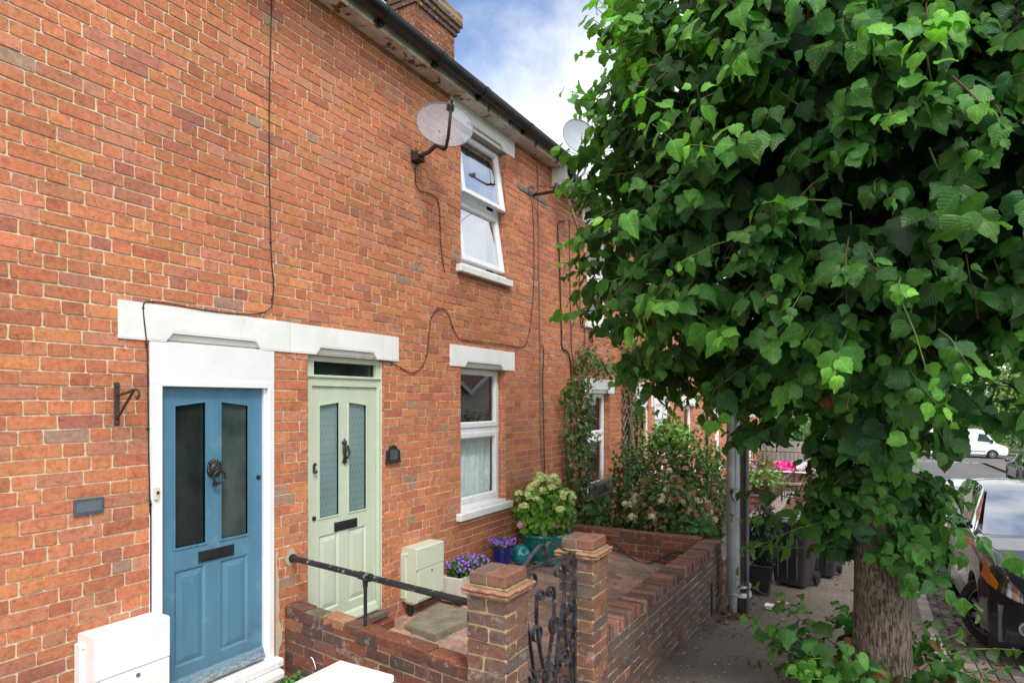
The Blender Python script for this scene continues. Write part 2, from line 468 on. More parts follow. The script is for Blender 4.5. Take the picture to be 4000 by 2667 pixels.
# ------------------------------------------------------------------ foliage
def leaf_template(kind):
    if kind.startswith('lime'):
        rg = np.random.default_rng(900+int(kind[4:]))
        ys = [0, .07, .20, .34, .48, .62, .76, .90, 1.08]; ws = [.13, .40, .51, .53, .49, .40, .285, .13, .0]; lob = [-.10, -.05, 0, 0, 0, 0, 0, 0, 0]
        fold = rg.uniform(.05, .42); dr = rg.uniform(.08, .55); wv = rg.uniform(.03, .10); ph = rg.uniform(0, 6); asy = rg.uniform(-.08, .08); edge = rg.uniform(-.35, .12); bend = rg.uniform(-.10, .10)
        v = []; uv = []
        for i, (y, w) in enumerate(zip(ys, ws)):
            jl, jr = rg.normal(0, .035, 2)
            for q in (-1, -.62, 0, .62, 1):
                e = abs(q) == 1
                ww = w*(1+asy*np.sign(q))+(( .030 if i % 2 else -.025)+(jl if q < 0 else jr))*e*(0 < i < 8)
                x = q*ww; z = fold*abs(x)-dr*y*y + edge*(max(0, abs(q)-.5)*2)**2*w + wv*math.sin(ph+y*7+q*2)*abs(q)
                v.append((x+bend*y*y, y+lob[i]*abs(q)+(.055 if e and 0 < i < 8 and i % 2 else 0), z)); uv.append((x, y))
        f = [[i*5+j, i*5+j+1, (i+1)*5+j+1, (i+1)*5+j] for i in range(8) for j in range(4)]
        return np.array(v), np.array(f), np.array(uv)
    if kind == 'simple':
        ys = [0, .3, .68, 1.0]; ws = [.06, .36, .30, .0]
        v = []; uv = []
        for y, w in zip(ys, ws):
            for q in (-1, 0, 1):
                v.append((q*w, y, .10*abs(q)-.22*y*y)); uv.append((q*w, y))
        f = [[i*3+j, i*3+j+1, (i+1)*3+j+1, (i+1)*3+j] for i in range(3) for j in range(2)]
        return np.array(v), np.array(f), np.array(uv)
    if kind == 'tiny':
        v = np.array([(0,0,0), (.32,.45,.08), (0,1,-.12), (-.32,.45,.08)]); return v, np.array([[0,1,2,3]]), v[:,:2].copy()
    if kind == 'petal':
        v = np.array([(0,0,0), (.45,.5,.12), (0,.95,.05), (-.45,.5,.12)]); return v, np.array([[0,1,2,3]]), v[:,:2].copy()
NLIME = 7
TPL = {k: leaf_template(k) for k in ['lime%d' % q for q in range(NLIME)]+['simple', 'tiny', 'petal']}

def nrm(a):
    return a / np.maximum(np.linalg.norm(a, axis=-1, keepdims=True), 1e-9)

def leaves(mb, P, T, Nn, size, cols, kind='simple', curl=None):
    P = np.asarray(P, float); n = len(P)
    if not n: return
    if kind == 'lime':
        T = np.asarray(T, float); Nn = np.asarray(Nn, float); size = np.asarray(size, float); cols = np.asarray(cols, float); w = RNG.integers(0, NLIME, n)
        for q in range(NLIME):
            m = w == q
            if m.any(): leaves(mb, P[m], T[m], Nn[m], size[m], cols[m], 'lime%d' % q, None if curl is None else np.asarray(curl)[m])
        return
    v, f, uv = TPL[kind]
    T = nrm(np.asarray(T, float)); Nn = np.asarray(Nn, float); Nn = nrm(Nn - T*(Nn*T).sum(1, keepdims=True)); X = np.cross(T, Nn)
    size = np.asarray(size, float).reshape(-1, 1, 1)
    vv = np.repeat(v[None], n, 0)
    if curl is not None: vv[:,:,2] *= curl[:,None]
    W = P[:,None] + size*(vv[:,:,0:1]*X[:,None] + vv[:,:,1:2]*T[:,None] + vv[:,:,2:3]*Nn[:,None])
    base = (np.arange(n)*len(v))[:,None,None]
    Fc = (base + f[None]).reshape(-1, f.shape[1])
    c4 = np.concatenate([np.asarray(cols, float)[:, :3], np.ones((n,1))], 1)
    mb.add(W.reshape(-1,3), Fc, np.repeat(c4, len(f), 0), np.tile(uv[f.ravel()], (n,1)))

def rdir(n, rng=RNG):
    return nrm(rng.normal(size=(n,3)))

def bush_points(n, c, r, rng=RNG, shell=.55, lump=.35, seed=0.0, freq=1.7):
    """points through an uneven crown: radius modulated by noise, biased to the outside"""
    d = rdir(n, rng)
    k = np.array([1 + lump*mnoise.noise(Vector((x*freq+seed, y*freq+seed*1.7, z*freq))) for x, y, z in d])
    rad = (shell + (1-shell)*rng.random(n)**.5) * k
    return np.array(c) + d*rad[:,None]*np.array(r), d

def colmix(n, cs, w=None, rng=RNG, var=.16):
    c = np.array(cs)[rng.choice(len(cs), n, p=None if w is None else np.array(w)/sum(w))]
    return np.clip(c*(1+rng.normal(0, var, (n,1))), .004, .9)

def foliage(mb, n, c, r, size, cs, w=None, kind='simple', droop=.5, rng=RNG, shell=.5, lump=.35, seed=0.0, up=.4):
    P, d = bush_points(n, c, r, rng, shell, lump, seed)
    T = d*.6 + rdir(n, rng)*.8 + np.array([0,0,-droop]); Nn = d + rdir(n, rng)*.5 + np.array([0,0,up])
    leaves(mb, P, T, Nn, size*(.7+.6*rng.random(n)), colmix(n, cs, w, rng), kind)
    return P, d

def flowerhead(mb, c, r, cs, n=60, rng=RNG, size=.022, w=None, flat=1.0):
    d = rdir(n, rng); d[:,2] = np.abs(d[:,2])*.9 - .25
    P = np.array(c) + d*np.array([r, r, r*flat])
    for q in range(3):
        leaves(mb, P, np.cross(d, rdir(n, rng)), d + rdir(n, rng)*.3, size*(.8+.4*rng.random(n)), colmix(n, cs, w, rng, .1), 'petal')

# ------------------------------------------------------------------ world, sun, camera
def make_world():
    w = bpy.data.worlds.new('World'); sc.world = w; w.use_nodes = True
    nt = w.node_tree; nt.nodes.clear()
    N = nt.nodes.new; Lk = nt.links.new
    out = N('ShaderNodeOutputWorld'); bg = N('ShaderNodeBackground'); bg.inputs['Strength'].default_value = .15
    sky = N('ShaderNodeTexSky'); sky.sky_type = 'NISHITA'; sky.sun_disc = False
    sky.sun_elevation = math.radians(SUN_EL); sky.sun_rotation = math.radians(SUN_ROT); sky.air_density = 1.0; sky.dust_density = .6; sky.ozone_density = 2.0
    tint = N('ShaderNodeMixRGB'); tint.blend_type = 'MULTIPLY'; tint.inputs[0].default_value = 1; tint.inputs[2].default_value = (1.45, 1.5, 1.6, 1)
    Lk(sky.outputs[0], tint.inputs[1])
    tc = N('ShaderNodeTexCoord'); sp = N('ShaderNodeSeparateXYZ'); Lk(tc.outputs['Generated'], sp.inputs[0])
    # flat cloud layer: divide the direction by its height so clouds shrink toward the horizon
    mx = N('ShaderNodeMath'); mx.operation = 'MAXIMUM'; mx.inputs[1].default_value = .08; Lk(sp.outputs[2], mx.inputs[0])
    ad = N('ShaderNodeMath'); ad.operation = 'ADD'; ad.inputs[1].default_value = .22; Lk(mx.outputs[0], ad.inputs[0])
    dv = N('ShaderNodeVectorMath'); dv.operation = 'DIVIDE'; Lk(tc.outputs['Generated'], dv.inputs[0]); Lk(ad.outputs[0], dv.inputs[1])
    n1 = N('ShaderNodeTexNoise'); n1.inputs['Scale'].default_value = 1.9; n1.inputs['Detail'].default_value = 9; n1.inputs['Roughness'].default_value = .54; n1.inputs['Distortion'].default_value = .25
    Lk(dv.outputs[0], n1.inputs['Vector'])
    el = N('ShaderNodeMapRange'); el.inputs['From Min'].default_value = .36; el.inputs['From Max'].default_value = .56; el.inputs['To Min'].default_value = .36; el.inputs['To Max'].default_value = -.02
    Lk(sp.outputs[2], el.inputs['Value'])
    bk = N('ShaderNodeMapRange'); bk.inputs['From Min'].default_value = .45; bk.inputs['From Max'].default_value = -.15; bk.inputs['To Min'].default_value = 0; bk.inputs['To Max'].default_value = .26
    Lk(sp.outputs[1], bk.inputs['Value'])
    zn = N('ShaderNodeMapRange'); zn.inputs['From Min'].default_value = .60; zn.inputs['From Max'].default_value = .85; zn.inputs['To Min'].default_value = 0; zn.inputs['To Max'].default_value = .22; Lk(sp.outputs[2], zn.inputs['Value'])
    bz = N('ShaderNodeMath'); bz.operation = 'ADD'; Lk(bk.outputs[0], bz.inputs[0]); Lk(zn.outputs[0], bz.inputs[1]); bk = bz
    s0 = N('ShaderNodeMath'); s0.operation = 'ADD'; Lk(n1.outputs[0], s0.inputs[0]); Lk(bk.outputs[0], s0.inputs[1])
    sm = N('ShaderNodeMath'); sm.operation = 'ADD'; Lk(s0.outputs[0], sm.inputs[0]); Lk(el.outputs[0], sm.inputs[1])
    rp = N('ShaderNodeValToRGB'); rp.color_ramp.elements[0].position = .44; rp.color_ramp.elements[1].position = .74
    rp.color_ramp.interpolation = 'EASE'
    Lk(sm.outputs[0], rp.inputs[0])
    n2 = N('ShaderNodeTexNoise'); n2.inputs['Scale'].default_value = 3.2; n2.inputs['Detail'].default_value = 7; Lk(dv.outputs[0], n2.inputs['Vector'])
    cr = N('ShaderNodeValToRGB'); cr.color_ramp.elements[0].position = .3; cr.color_ramp.elements[0].color = (.80,.87,.97,1); cr.color_ramp.elements[1].position = .62; cr.color_ramp.elements[1].color = (1,1,1,1)
    Lk(n2.outputs[0], cr.inputs[0])
    sca = N('ShaderNodeMixRGB'); sca.blend_type = 'MULTIPLY'; sca.inputs[0].default_value = 1; sca.inputs[2].default_value = (CLOUD, CLOUD, CLOUD*1.01, 1)
    fb = N('ShaderNodeMapRange'); fb.inputs['From Min'].default_value = .35; fb.inputs['From Max'].default_value = -.35; fb.inputs['To Min'].default_value = 1.0; fb.inputs['To Max'].default_value = 2.0
    Lk(sp.outputs[1], fb.inputs['Value'])
    s2 = N('ShaderNodeMixRGB'); s2.blend_type = 'MULTIPLY'; s2.inputs[0].default_value = 1; Lk(fb.outputs[0], s2.inputs[2])
    Lk(cr.outputs[0], sca.inputs[1])
    Lk(sca.outputs[0], s2.inputs[1])
    m = N('ShaderNodeMixRGB'); Lk(rp.outputs[0], m.inputs[0]); Lk(tint.outputs[0], m.inputs[1]); Lk(s2.outputs[0], m.inputs[2])
    Lk(m.outputs[0], bg.inputs[0]); Lk(bg.outputs[0], out.inputs[0])

SUN_EL, SUN_AZ = 52.0, 128.0       # azimuth measured clockwise from +Y (down the street)
SUN_ROT = SUN_AZ
CLOUD = 8.6
make_world()
sd = bpy.data.lights.new('sun', 'SUN'); sd.energy = 2.7; sd.angle = math.radians(14); sd.color = (1, .95, .88)
so = bpy.data.objects.new('sun', sd); col.objects.link(so)
az, el_ = math.radians(SUN_AZ), math.radians(SUN_EL)
so.rotation_euler = Vector((math.sin(az)*math.cos(el_), math.cos(az)*math.cos(el_), math.sin(el_))).to_track_quat('Z', 'Y').to_euler()
so.location = (6, -8, 14)
cd = bpy.data.cameras.new('camera'); co = bpy.data.objects.new('camera', cd); col.objects.link(co)
cd.sensor_width = 36; cd.lens = F/4000*36; cd.shift_y = (HY-1333.5)/4000; cd.clip_start = .05; cd.clip_end = 2000
co.location = (0,0,EYE); co.rotation_euler = (PI/2, 0, TH); sc.camera = co
sc.view_settings.view_transform = 'Standard'; sc.view_settings.look = 'None'; sc.view_settings.exposure = 0; sc.view_settings.gamma = 1
sc.render.engine = 'CYCLES'; sc.cycles.max_bounces = 8; sc.cycles.transparent_max_bounces = 16; sc.cycles.use_denoising = True
# ================================================================== materials in use
M_brick = brick_mat('house_brick', white=.04, grime=.45)
M_garden = brick_mat('garden_brick', white=.46, grime=.7, moss=.4)
M_dark_brick = brick_mat('boundary_brick', white=.34, grime=.8, moss=.3)
M_paver = brick_mat('paver_brick', white=.10, grime=.8, moss=.3)
def white_render():
    t = NT('white_render'); v = t.pos()
    c = t.mix((.83,.83,.81), (.76,.76,.73), t.ramp(t.noise(v, 4, 5), [(.4, 0), (.65, 1)]))
    c = t.mix(c, (.50,.48,.43), t.ramp(t.noise(t.pos((9,9,1.6)), 1.2, 6, .7), [(.60, 0), (.80, .55)]))
    c = t.mix(c, (.40,.37,.31), t.ramp(t.noise(v, 26, 5, .7), [(.68, 0), (.71, .8)]))
    return t.done(t.bsdf(c, .6, 0, .3, t.math('ADD', t.noise(v, 45, 5), t.math('MULTIPLY', t.noise(v, 9, 3), 1.5)), .45, .004))
M_white = white_render()
M_gloss = mat('white_gloss', (.82,.83,.83), (.77,.78,.78), 3, .32, bump=.06, bscale=30, c3=(.62,.61,.57), s3=13, t3=.70)
M_upvc = mat('white_plastic', (.80,.81,.82), (.77,.78,.79), 3, .3, bump=.02)
M_sill = mat('sill_paint', (.78,.78,.76), (.70,.70,.67), 8, .6, bump=.3, bscale=30, c3=(.42,.39,.33), s3=14, t3=.66)
def door_paint(name, c1, c2, scuff, bare, zworn):
    t = NT(name); v = t.pos()
    c = t.mix(c1, c2, t.ramp(t.noise(t.pos((3,3,1)), 2.2, 5), [(.4, 0), (.62, 1)]))
    c = t.mix(c, scuff, t.math('MULTIPLY', t.ramp(t.noise(v, 5, 6, .7), [(.58, 0), (.64, 1)]), .55))
    c = t.mix(c, tuple(q*.55 for q in c1), t.ramp(t.noise(t.pos((40,40,3)), 1.0, 5, .7), [(.60, 0), (.85, .6)]))
    sx = t.n('SeparateXYZ'); g = t.n('NewGeometry'); t.link(g.outputs['Position'], sx.inputs[0])
    low = t.n('MapRange'); low.inputs['From Min'].default_value = zworn; low.inputs['From Max'].default_value = zworn*.35; t.link(sx.outputs[2], low.inputs['Value'])
    wn = t.ramp(t.noise(t.pos((10,10,40)), 2.4, 5, .7), [(.46, 0), (.52, 1)])
    c = t.mix(c, bare, t.math('MULTIPLY', t.math('MULTIPLY', wn, low.outputs[0], True), .85))
    grime = t.n('MapRange'); grime.inputs['From Min'].default_value = .5; grime.inputs['From Max'].default_value = 0; grime.inputs['To Max'].default_value = .28; t.link(sx.outputs[2], grime.inputs['Value'])
    c = t.mix(c, (.10,.09,.075), t.math('MULTIPLY', grime.outputs[0], t.noise(v, 8, 5), True))
    r = t.ramp(t.noise(v, 7, 4), [(.3, .36), (.7, .58)])
    m = t.done(t.bsdf(c, r, 0, .5, t.math('ADD', t.noise(t.pos((60,60,6)), 1.0, 4), t.math('MULTIPLY', t.noise(v, 40, 4), .6)), .16, .004)); MATS[name] = m; return m
M_blue = door_paint('blue_paint', (.085,.215,.315), (.074,.188,.28), (.14,.28,.37), (.42,.38,.33), .10)
M_green = door_paint('sage_paint', (.53,.605,.465), (.50,.575,.44), (.58,.65,.52), (.45,.43,.36), .03)
M_black = mat('black_iron', (.012,.012,.014), (.02,.02,.022), 12, .38, bump=.15, bscale=50)
M_blackp = mat('black_plastic', (.013,.014,.017), (.022,.023,.026), 6, .35, bump=.06)
M_gutter = mat('black_gutter', (.008,.008,.010), (.018,.019,.022), 2.5, .42, bump=.08, c3=(.035,.035,.036), s3=7, t3=.64)
M_rust = mat('rusty_iron', (.035,.027,.025), (.075,.04,.026), 18, .7, bump=.4, bscale=70)
M_cable = mat('cable_sheath', (.014,.012,.013), (.028,.024,.024), 5, .55)
M_greyc = mat('grey_conduit', (.20,.17,.15), (.13,.10,.09), 5, .6)
M_slate = mat('slate_plate', (.075,.095,.12), (.06,.075,.095), 9, .5, bump=.2)
M_slatef = mat('slate_face', (.14,.16,.185), (.10,.12,.14), 5, .35, bump=.03)
M_soffit = mat('old_soffit', (.74,.70,.63), (.50,.44,.36), 7, .8, bump=.6, bscale=25, c3=(.15,.085,.05), s3=6.5, t3=.575, lo=.38, hi=.66)
M_roof = mat('roof_tile', (.16,.085,.06), (.10,.065,.05), 3, .85, bump=.5, bscale=20)
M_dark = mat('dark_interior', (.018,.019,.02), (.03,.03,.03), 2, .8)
M_room = mat('room_wall', (.10,.10,.095), (.07,.07,.068), 1.2, .8)
M_curtain = mat('net_curtain', (.84,.88,.86), (.66,.74,.72), 9, .9, bump=.4, bscale=55, lo=.35, hi=.6, c3=(.70,.66,.67), s3=14, t3=.6)
M_blind = mat('white_curtain', (.78,.78,.79), (.70,.71,.74), 3, .9, bump=.1)
M_glass = glass_mat('window_glass', (.92,.96,.95), 1.7, 0, .05); M_glass_up = glass_mat('upper_window_glass', (.72,.78,.80), 1.9, 0, .48)
M_bevel = mat('bell_plastic', (.62,.58,.44), (.56,.52,.40), 4, .4)
M_mortar = mat('cement_patch', (.47,.41,.31), (.38,.33,.25), 9, .9, bump=.6, bscale=35)
M_conc = mat('concrete', (.25,.22,.155), (.16,.14,.10), 7, .92, bump=.7, bscale=55, c3=(.09,.085,.05), s3=26, t3=.60, lo=.35, hi=.62)
M_tile = mat('red_quarry_tile', (.20,.050,.034), (.15,.04,.03), 8, .38, bump=.1)
M_wood = mat('weathered_wood', (.14,.10,.07), (.075,.055,.04), 14, .85, bump=.5)
def glaze(name, c, c2, rough=.12): return mat(name, c, c2, 4, rough, bump=.05, bscale=15, coat=.6)

def frosted(name, base, dark, dots=False):
    t = NT(name); v = t.pos()
    c = t.mix(base, dark, t.ramp(t.noise(t.pos((1,1.6,1)), 2.6, 4), [(.35, 0), (.65, 1)]))
    if dots:
        m = t.n('Mapping'); m.inputs['Scale'].default_value = (1, 26, 17); g = t.n('NewGeometry'); t.link(g.outputs['Position'], m.inputs['Vector'])
        sx = t.n('SeparateXYZ'); t.link(m.outputs[0], sx.inputs[0])
        row = t.math('FLOOR', sx.outputs[2]); yy = t.math('FRACT', t.math('ADD', sx.outputs[1], t.math('MULTIPLY', row, .5)))
        zz = t.math('FRACT', sx.outputs[2])
        a = t.math('ABSOLUTE', t.math('SUBTRACT', yy, .5)); b = t.math('ABSOLUTE', t.math('SUBTRACT', zz, .5))
        dd = t.math('ADD', a, t.math('MULTIPLY', b, .8)); mk = t.math('LESS_THAN', dd, .15)
        c = t.mix(c, (.06,.10,.11), t.math('MULTIPLY', mk, .75))
    MATS[name] = t.done(t.bsdf(c, .10, 0, .6, t.noise(v, 9, 3), .03, .004)); return MATS[name]
M_frost_dark = frosted('smoked_glass', (.010,.013,.014), (.020,.028,.027))
M_frost_grey = frosted('smoked_glass_pale', (.030,.045,.042), (.075,.095,.088))
M_frost_green = frosted('patterned_glass', (.18,.265,.26), (.155,.235,.235), True)

# ================================================================== the terrace
HY0 = [-1.6, 3.325, 7.95, 12.35, 17.1, 21.6, 26.0]            # party walls
HZ = [0, 0, -.245, -.49, -.72, -.96]                           # each house steps down the hill
ENDW = 5.08                                                    # soffit height of the first pair

def s_tone(z_ref):
    def f(u, v):
        z = v + z_ref
        return 1.0 if z > .8 else .70 + .30*max(0, z)/.8
    return f

OPEN = {0: [('door', 2.254, 3.18, 2.25)],
        1: [('door', 3.505, 4.40, 2.25), ('win', 5.62, 6.59, .675, 2.25), ('win', 5.62, 6.59, 3.34, 4.87)],
        2: [('win', 9.08, 10.05, .675, 2.25), ('win', 9.08, 10.05, 3.34, 4.87), ('door', 11.30, 12.20, 2.25)],
        3: [('door', 12.50, 13.42, 2.25), ('win', 14.85, 15.82, .675, 2.25), ('win', 14.85, 15.82, 3.34, 4.87)],
        4: [('win', 18.2, 19.17, .675, 2.25), ('win', 18.2, 19.17, 3.34, 4.87), ('door', 20.45, 21.35, 2.25)],
        5: [('door', 21.85, 22.75, 2.25), ('win', 23.8, 24.77, .675, 2.25), ('win', 23.8, 24.77, 3.34, 4.87)]}
HLAB = ['red brick terraced house with the blue front door', 'red brick terraced house with the sage green front door and open upper window',
        'red brick terraced house with ivy and the wooden brown door', 'red brick terraced house with white door panel beyond the brown door',
        'red brick terraced house with black downpipe, second from the far end', 'red brick end terraced house beside the grey fence']
houses = []
REV = .10
def reveal_panels(mb, s0, s1, z0, z1, pal, rng):
    kw = dict(pal=pal, rng=rng, pattern='header', mortar=(.68,.575,.395))
    brickwork(mb, (WX, s1, z0), (-1,0,0), (0,0,1), (0,-1,0), REV, z1-z0, L=.20, **kw)
    brickwork(mb, (WX-REV, s0, z0), (1,0,0), (0,0,1), (0,1,0), REV, z1-z0, L=.20, **kw)
    mb.add([(WX, s0, z1), (WX, s1, z1), (WX-REV, s1, z1), (WX-REV, s0, z1)], [[0,1,2,3]], [(.4,.36,.3,0)])
    mb.add([(WX, s0, z0), (WX-REV, s0, z0), (WX-REV, s1, z0), (WX, s1, z0)], [[0,1,2,3]], [(.4,.36,.3,0)])

def lintel(parent, s0, s1, n0, n1, z0, z1, name='lintel', proud=.016):
    mb = MB(); nd = .058; ch = .05
    mb.wall([(s0,z0),(n0,z0),(n0+ch,z0+nd),(n1-ch,z0+nd),(n1,z0),(s1,z0),(s1,z1),(s0,z1)], WX-.012, WX+proud); mb.wall([(s0+.01,z0+.01),(n0-.01,z0+.01),(n0+ch,z0+nd+.012),(n1-ch,z0+nd+.012),(n1+.01,z0+.01),(s1-.01,z0+.01),(s1-.01,z1-.01),(s0+.01,z1-.01)], WX, WX+proud+.0015)
    mb.wall([(n0+.004,z0+.003),(n1-.004,z0+.003),(n1-ch*.75,z0+nd*.62),(n0+ch*.75,z0+nd*.62)], WX-.06, WX-.026)
    mb.wall([(n0+.002,z0+.016),(n1-.002,z0+.016),(n1-ch,z0+nd-.002),(n0+ch,z0+nd-.002)], WX-.06, WX-.013)
    return mb.build(name, M_white, parent)

def sill(parent, s0, s1, z0, z1, name='window_sill'):
    mb = MB(); mb.box(WX-.09, WX+.062, s0, s1, z0, z1, .008)
    mb.box(WX-.11, WX+.01, s0+.09, s1-.09, z1-.004, z1+.03, .006)
    return mb.build(name, M_sill, parent)

def frame_ring(mb, s0, s1, z0, z1, w, x0, x1, b=.004, wb=None):
    wb = wb or w
    mb.box(x0, x1, s0, s0+w, z0, z1, b); mb.box(x0, x1, s1-w, s1, z0, z1, b)
    mb.box(x0, x1, s0+w-.001, s1-w+.001, z1-w, z1-.0005, b); mb.box(x0, x1, s0+w-.001, s1-w+.001, z0+.0005, z0+wb, b)

def window(parent, s0, s1, z0, z1, zt, openang=0.0, curtain=None):
    """upvc casement: outer frame, two sashes, panes, room behind"""
    xf = WX-REV
    fr = MB(); frame_ring(fr, s0, s1, z0, z1, .042, xf-.06, xf); fr.box(xf-.058, xf-.001, s0+.04, s1-.04, zt-.03, zt+.03, .004)
    w = fr.build('window', M_upvc, parent)
    rm = MB(); d = 1.6
    a0, a1, b0, b1 = s0-.5, s1+.5, z0-.3, z1+.25
    for q in ([(xf-d,a0,b0),(xf-d,a1,b0),(xf-d,a1,b1),(xf-d,a0,b1)], [(xf-.07,a1,b0),(xf-d,a1,b0),(xf-d,a1,b1),(xf-.07,a1,b1)], [(xf-.07,a0,b0),(xf-.07,a0,b1),(xf-d,a0,b1),(xf-d,a0,b0)],
              [(xf-.07,a0,b1),(xf-.07,a1,b1),(xf-d,a1,b1),(xf-d,a0,b1)], [(xf-.07,a0,b0),(xf-d,a0,b0),(xf-d,a1,b0),(xf-.07,a1,b0)]):
        rm.add(q, [[0,1,2,3]])
    rm.build('room', M_room, w)
    for (q0, q1) in ((zt+.028, z1-.038), (z0+.04, zt-.028)):
        a, b = s0+.036, s1-.036
        M = np.eye(4)
        if openang:                                # top-hung sash swung outward
            R = Matrix.Translation((xf+.004, 0, q1)) @ Matrix.Rotation(-openang, 4, 'Y') @ Matrix.Translation((-(xf+.004), 0, -q1)); M = np.array(R)
        x0, x1 = xf-.045, xf+.012
        sm = MB(); sm.M = M; frame_ring(sm, a, b, q0, q1, .058, x0, x1, .006); frame_ring(sm, a+.054, b-.054, q0+.054, q1-.054, .012, x0+.01, x1-.014, .002)
        sa = sm.build('sash', M_upvc, w)
        g = MB(); g.M = M; g.add([(x1-.03, a+.05, q0+.05), (x1-.03, b-.05, q0+.05), (x1-.03, b-.05, q1-.05), (x1-.03, a+.05, q1-.05)], [[0,1,2,3]]); g.build('glass_pane', M_glass_up if openang else M_glass, w)
    if curtain:
        cz1, cz0, mt, xo = curtain; c = MB(); n = 70
        ys = np.linspace(s0+.02, s1-.02, n)
        v = []; f = []
        for i, y in enumerate(ys):
            for k, z in enumerate(np.linspace(cz1, cz0, 8)):
                v.append((xf-.12-xo + .022*math.sin(i*.78+k*.12)+.012*math.sin(i*.31), y, z))
        for i in range(n-1):
            for k in range(7): f.append([i*8+k, (i+1)*8+k, (i+1)*8+k+1, i*8+k+1])
        c.add(v, f); c.build('curtain', mt, w, True)
    return w

def door_panel_part(mb, s0, s1, z0, z1, x, d=.012):
    """fielded panel: sunk margin and raised field"""
    e = .038
    o = [(s0,z0),(s1,z0),(s1,z1),(s0,z1)]; i1 = [(s0+.014,z0+.014),(s1-.014,z0+.014),(s1-.014,z1-.014),(s0+.014,z1-.014)]
    i2 = [(s0+e+.014,z0+e+.014),(s1-e-.014,z0+e+.014),(s1-e-.014,z1-e-.014),(s0+e+.014,z1-e-.014)]
    v = [(x, *p) for p in o] + [(x-d, *p) for p in i1] + [(x-.002, *p) for p in i2]
    f = [[k, (k+1) % 4, 4+(k+1) % 4, 4+k] for k in range(4)] + [[4+k, 4+(k+1) % 4, 8+(k+1) % 4, 8+k] for k in range(4)] + [[8,9,10,11]]
    mb.add(v, f)

def cottage_door(parent, s0, s1, zb, zt, D, paint, panes, lock_side):
    """timber door: stiles, rails, two fielded panels, two arched lights"""
    x = WX+D; w = s1-s0; z = lambda q: zb+q
    gl = [(s0+.088, s0+.300), (s0+.418, s0+.630)]; pl = [(s0+.086, s0+.303), (s0+.418, s0+.633)]
    gb, gt0, gt1 = z(.93), z(1.842), z(1.868)
    mb = MB(); x0 = x-.044
    def bar(a, b, c, d): mb.box(x0, x, a, b, c, d, .0015)
    bar(s0, gl[0][0], zb, zt); bar(gl[1][1], s1, zb, zt)
    bar(gl[0][1], gl[1][0], zb, zt-.001)
    mb.wall([(gl[0][0],gt0),(gl[0][1],gt1),(gl[0][1],zt),(gl[0][0],zt)], x0, x-.0004)
    mb.wall([(gl[1][0],gt1),(gl[1][1],gt0),(gl[1][1],zt),(gl[1][0],zt)], x0, x-.0004)
    for a, b in gl: mb.box(x0, x-.0006, a, b, z(.78), gb); mb.box(x0, x-.0006, a, b, zb, z(.16))
    for a, b in gl: door_panel_part(mb, a, b, z(.16), z(.78), x-.0006)
    # glazing beads
    for i, (a, b) in enumerate(gl):
        ta, tb = (gt0, gt1) if i == 0 else (gt1, gt0)
        e = .013
        for q in ([(a-e,gb-e),(b+e,gb-e),(b,gb),(a,gb)], [(a-e,gb-e),(a,gb),(a,ta),(a-e,ta+e)], [(b,gb),(b+e,gb-e),(b+e,tb+e),(b,tb)], [(a-e,ta+e),(a,ta),(b,tb),(b+e,tb+e)]):
            mb.wall(q, x-.02, x+.006)
    # weatherboard
    mb.wall([(0,0)], x, x) if False else None
    mb.prism([(x-.002, zb+.085), (x+.022, zb+.07), (x+.034, zb+.04), (x+.042, zb+.022), (x+.042, zb+.006), (x-.002, zb+.004)], lambda a, b, d: (a, d, b), s0+.004, s1-.004)
    dr = mb.build('door', paint, parent)
    for (a, b), m, i in zip(gl, panes, (0, 1)):
        ta, tb = (gt0, gt1) if i == 0 else (gt1, gt0)
        g = MB(); g.wall([(a,gb),(b,gb),(b,tb),(a,ta)], x-.026, x-.018); g.build('glass_pane', m, dr)
    return dr, x

def letterbox(parent, s0, s1, z0, z1, x):
    mb = MB(); frame_ring(mb, s0, s1, z0, z1, .014, x, x+.009, .002)
    mb.wall([(s0+.017,z0+.018),(s1-.017,z0+.018),(s1-.017,z1-.017),(s0+.017,z1-.017)], x, x+.005)
    mb.wall([(s0+.02,z0+.012),(s1-.02,z0+.012),(s1-.02,z0+.018),(s0+.02,z0+.018)], x, x+.012)
    return mb.build('letterbox', M_blackp, parent)

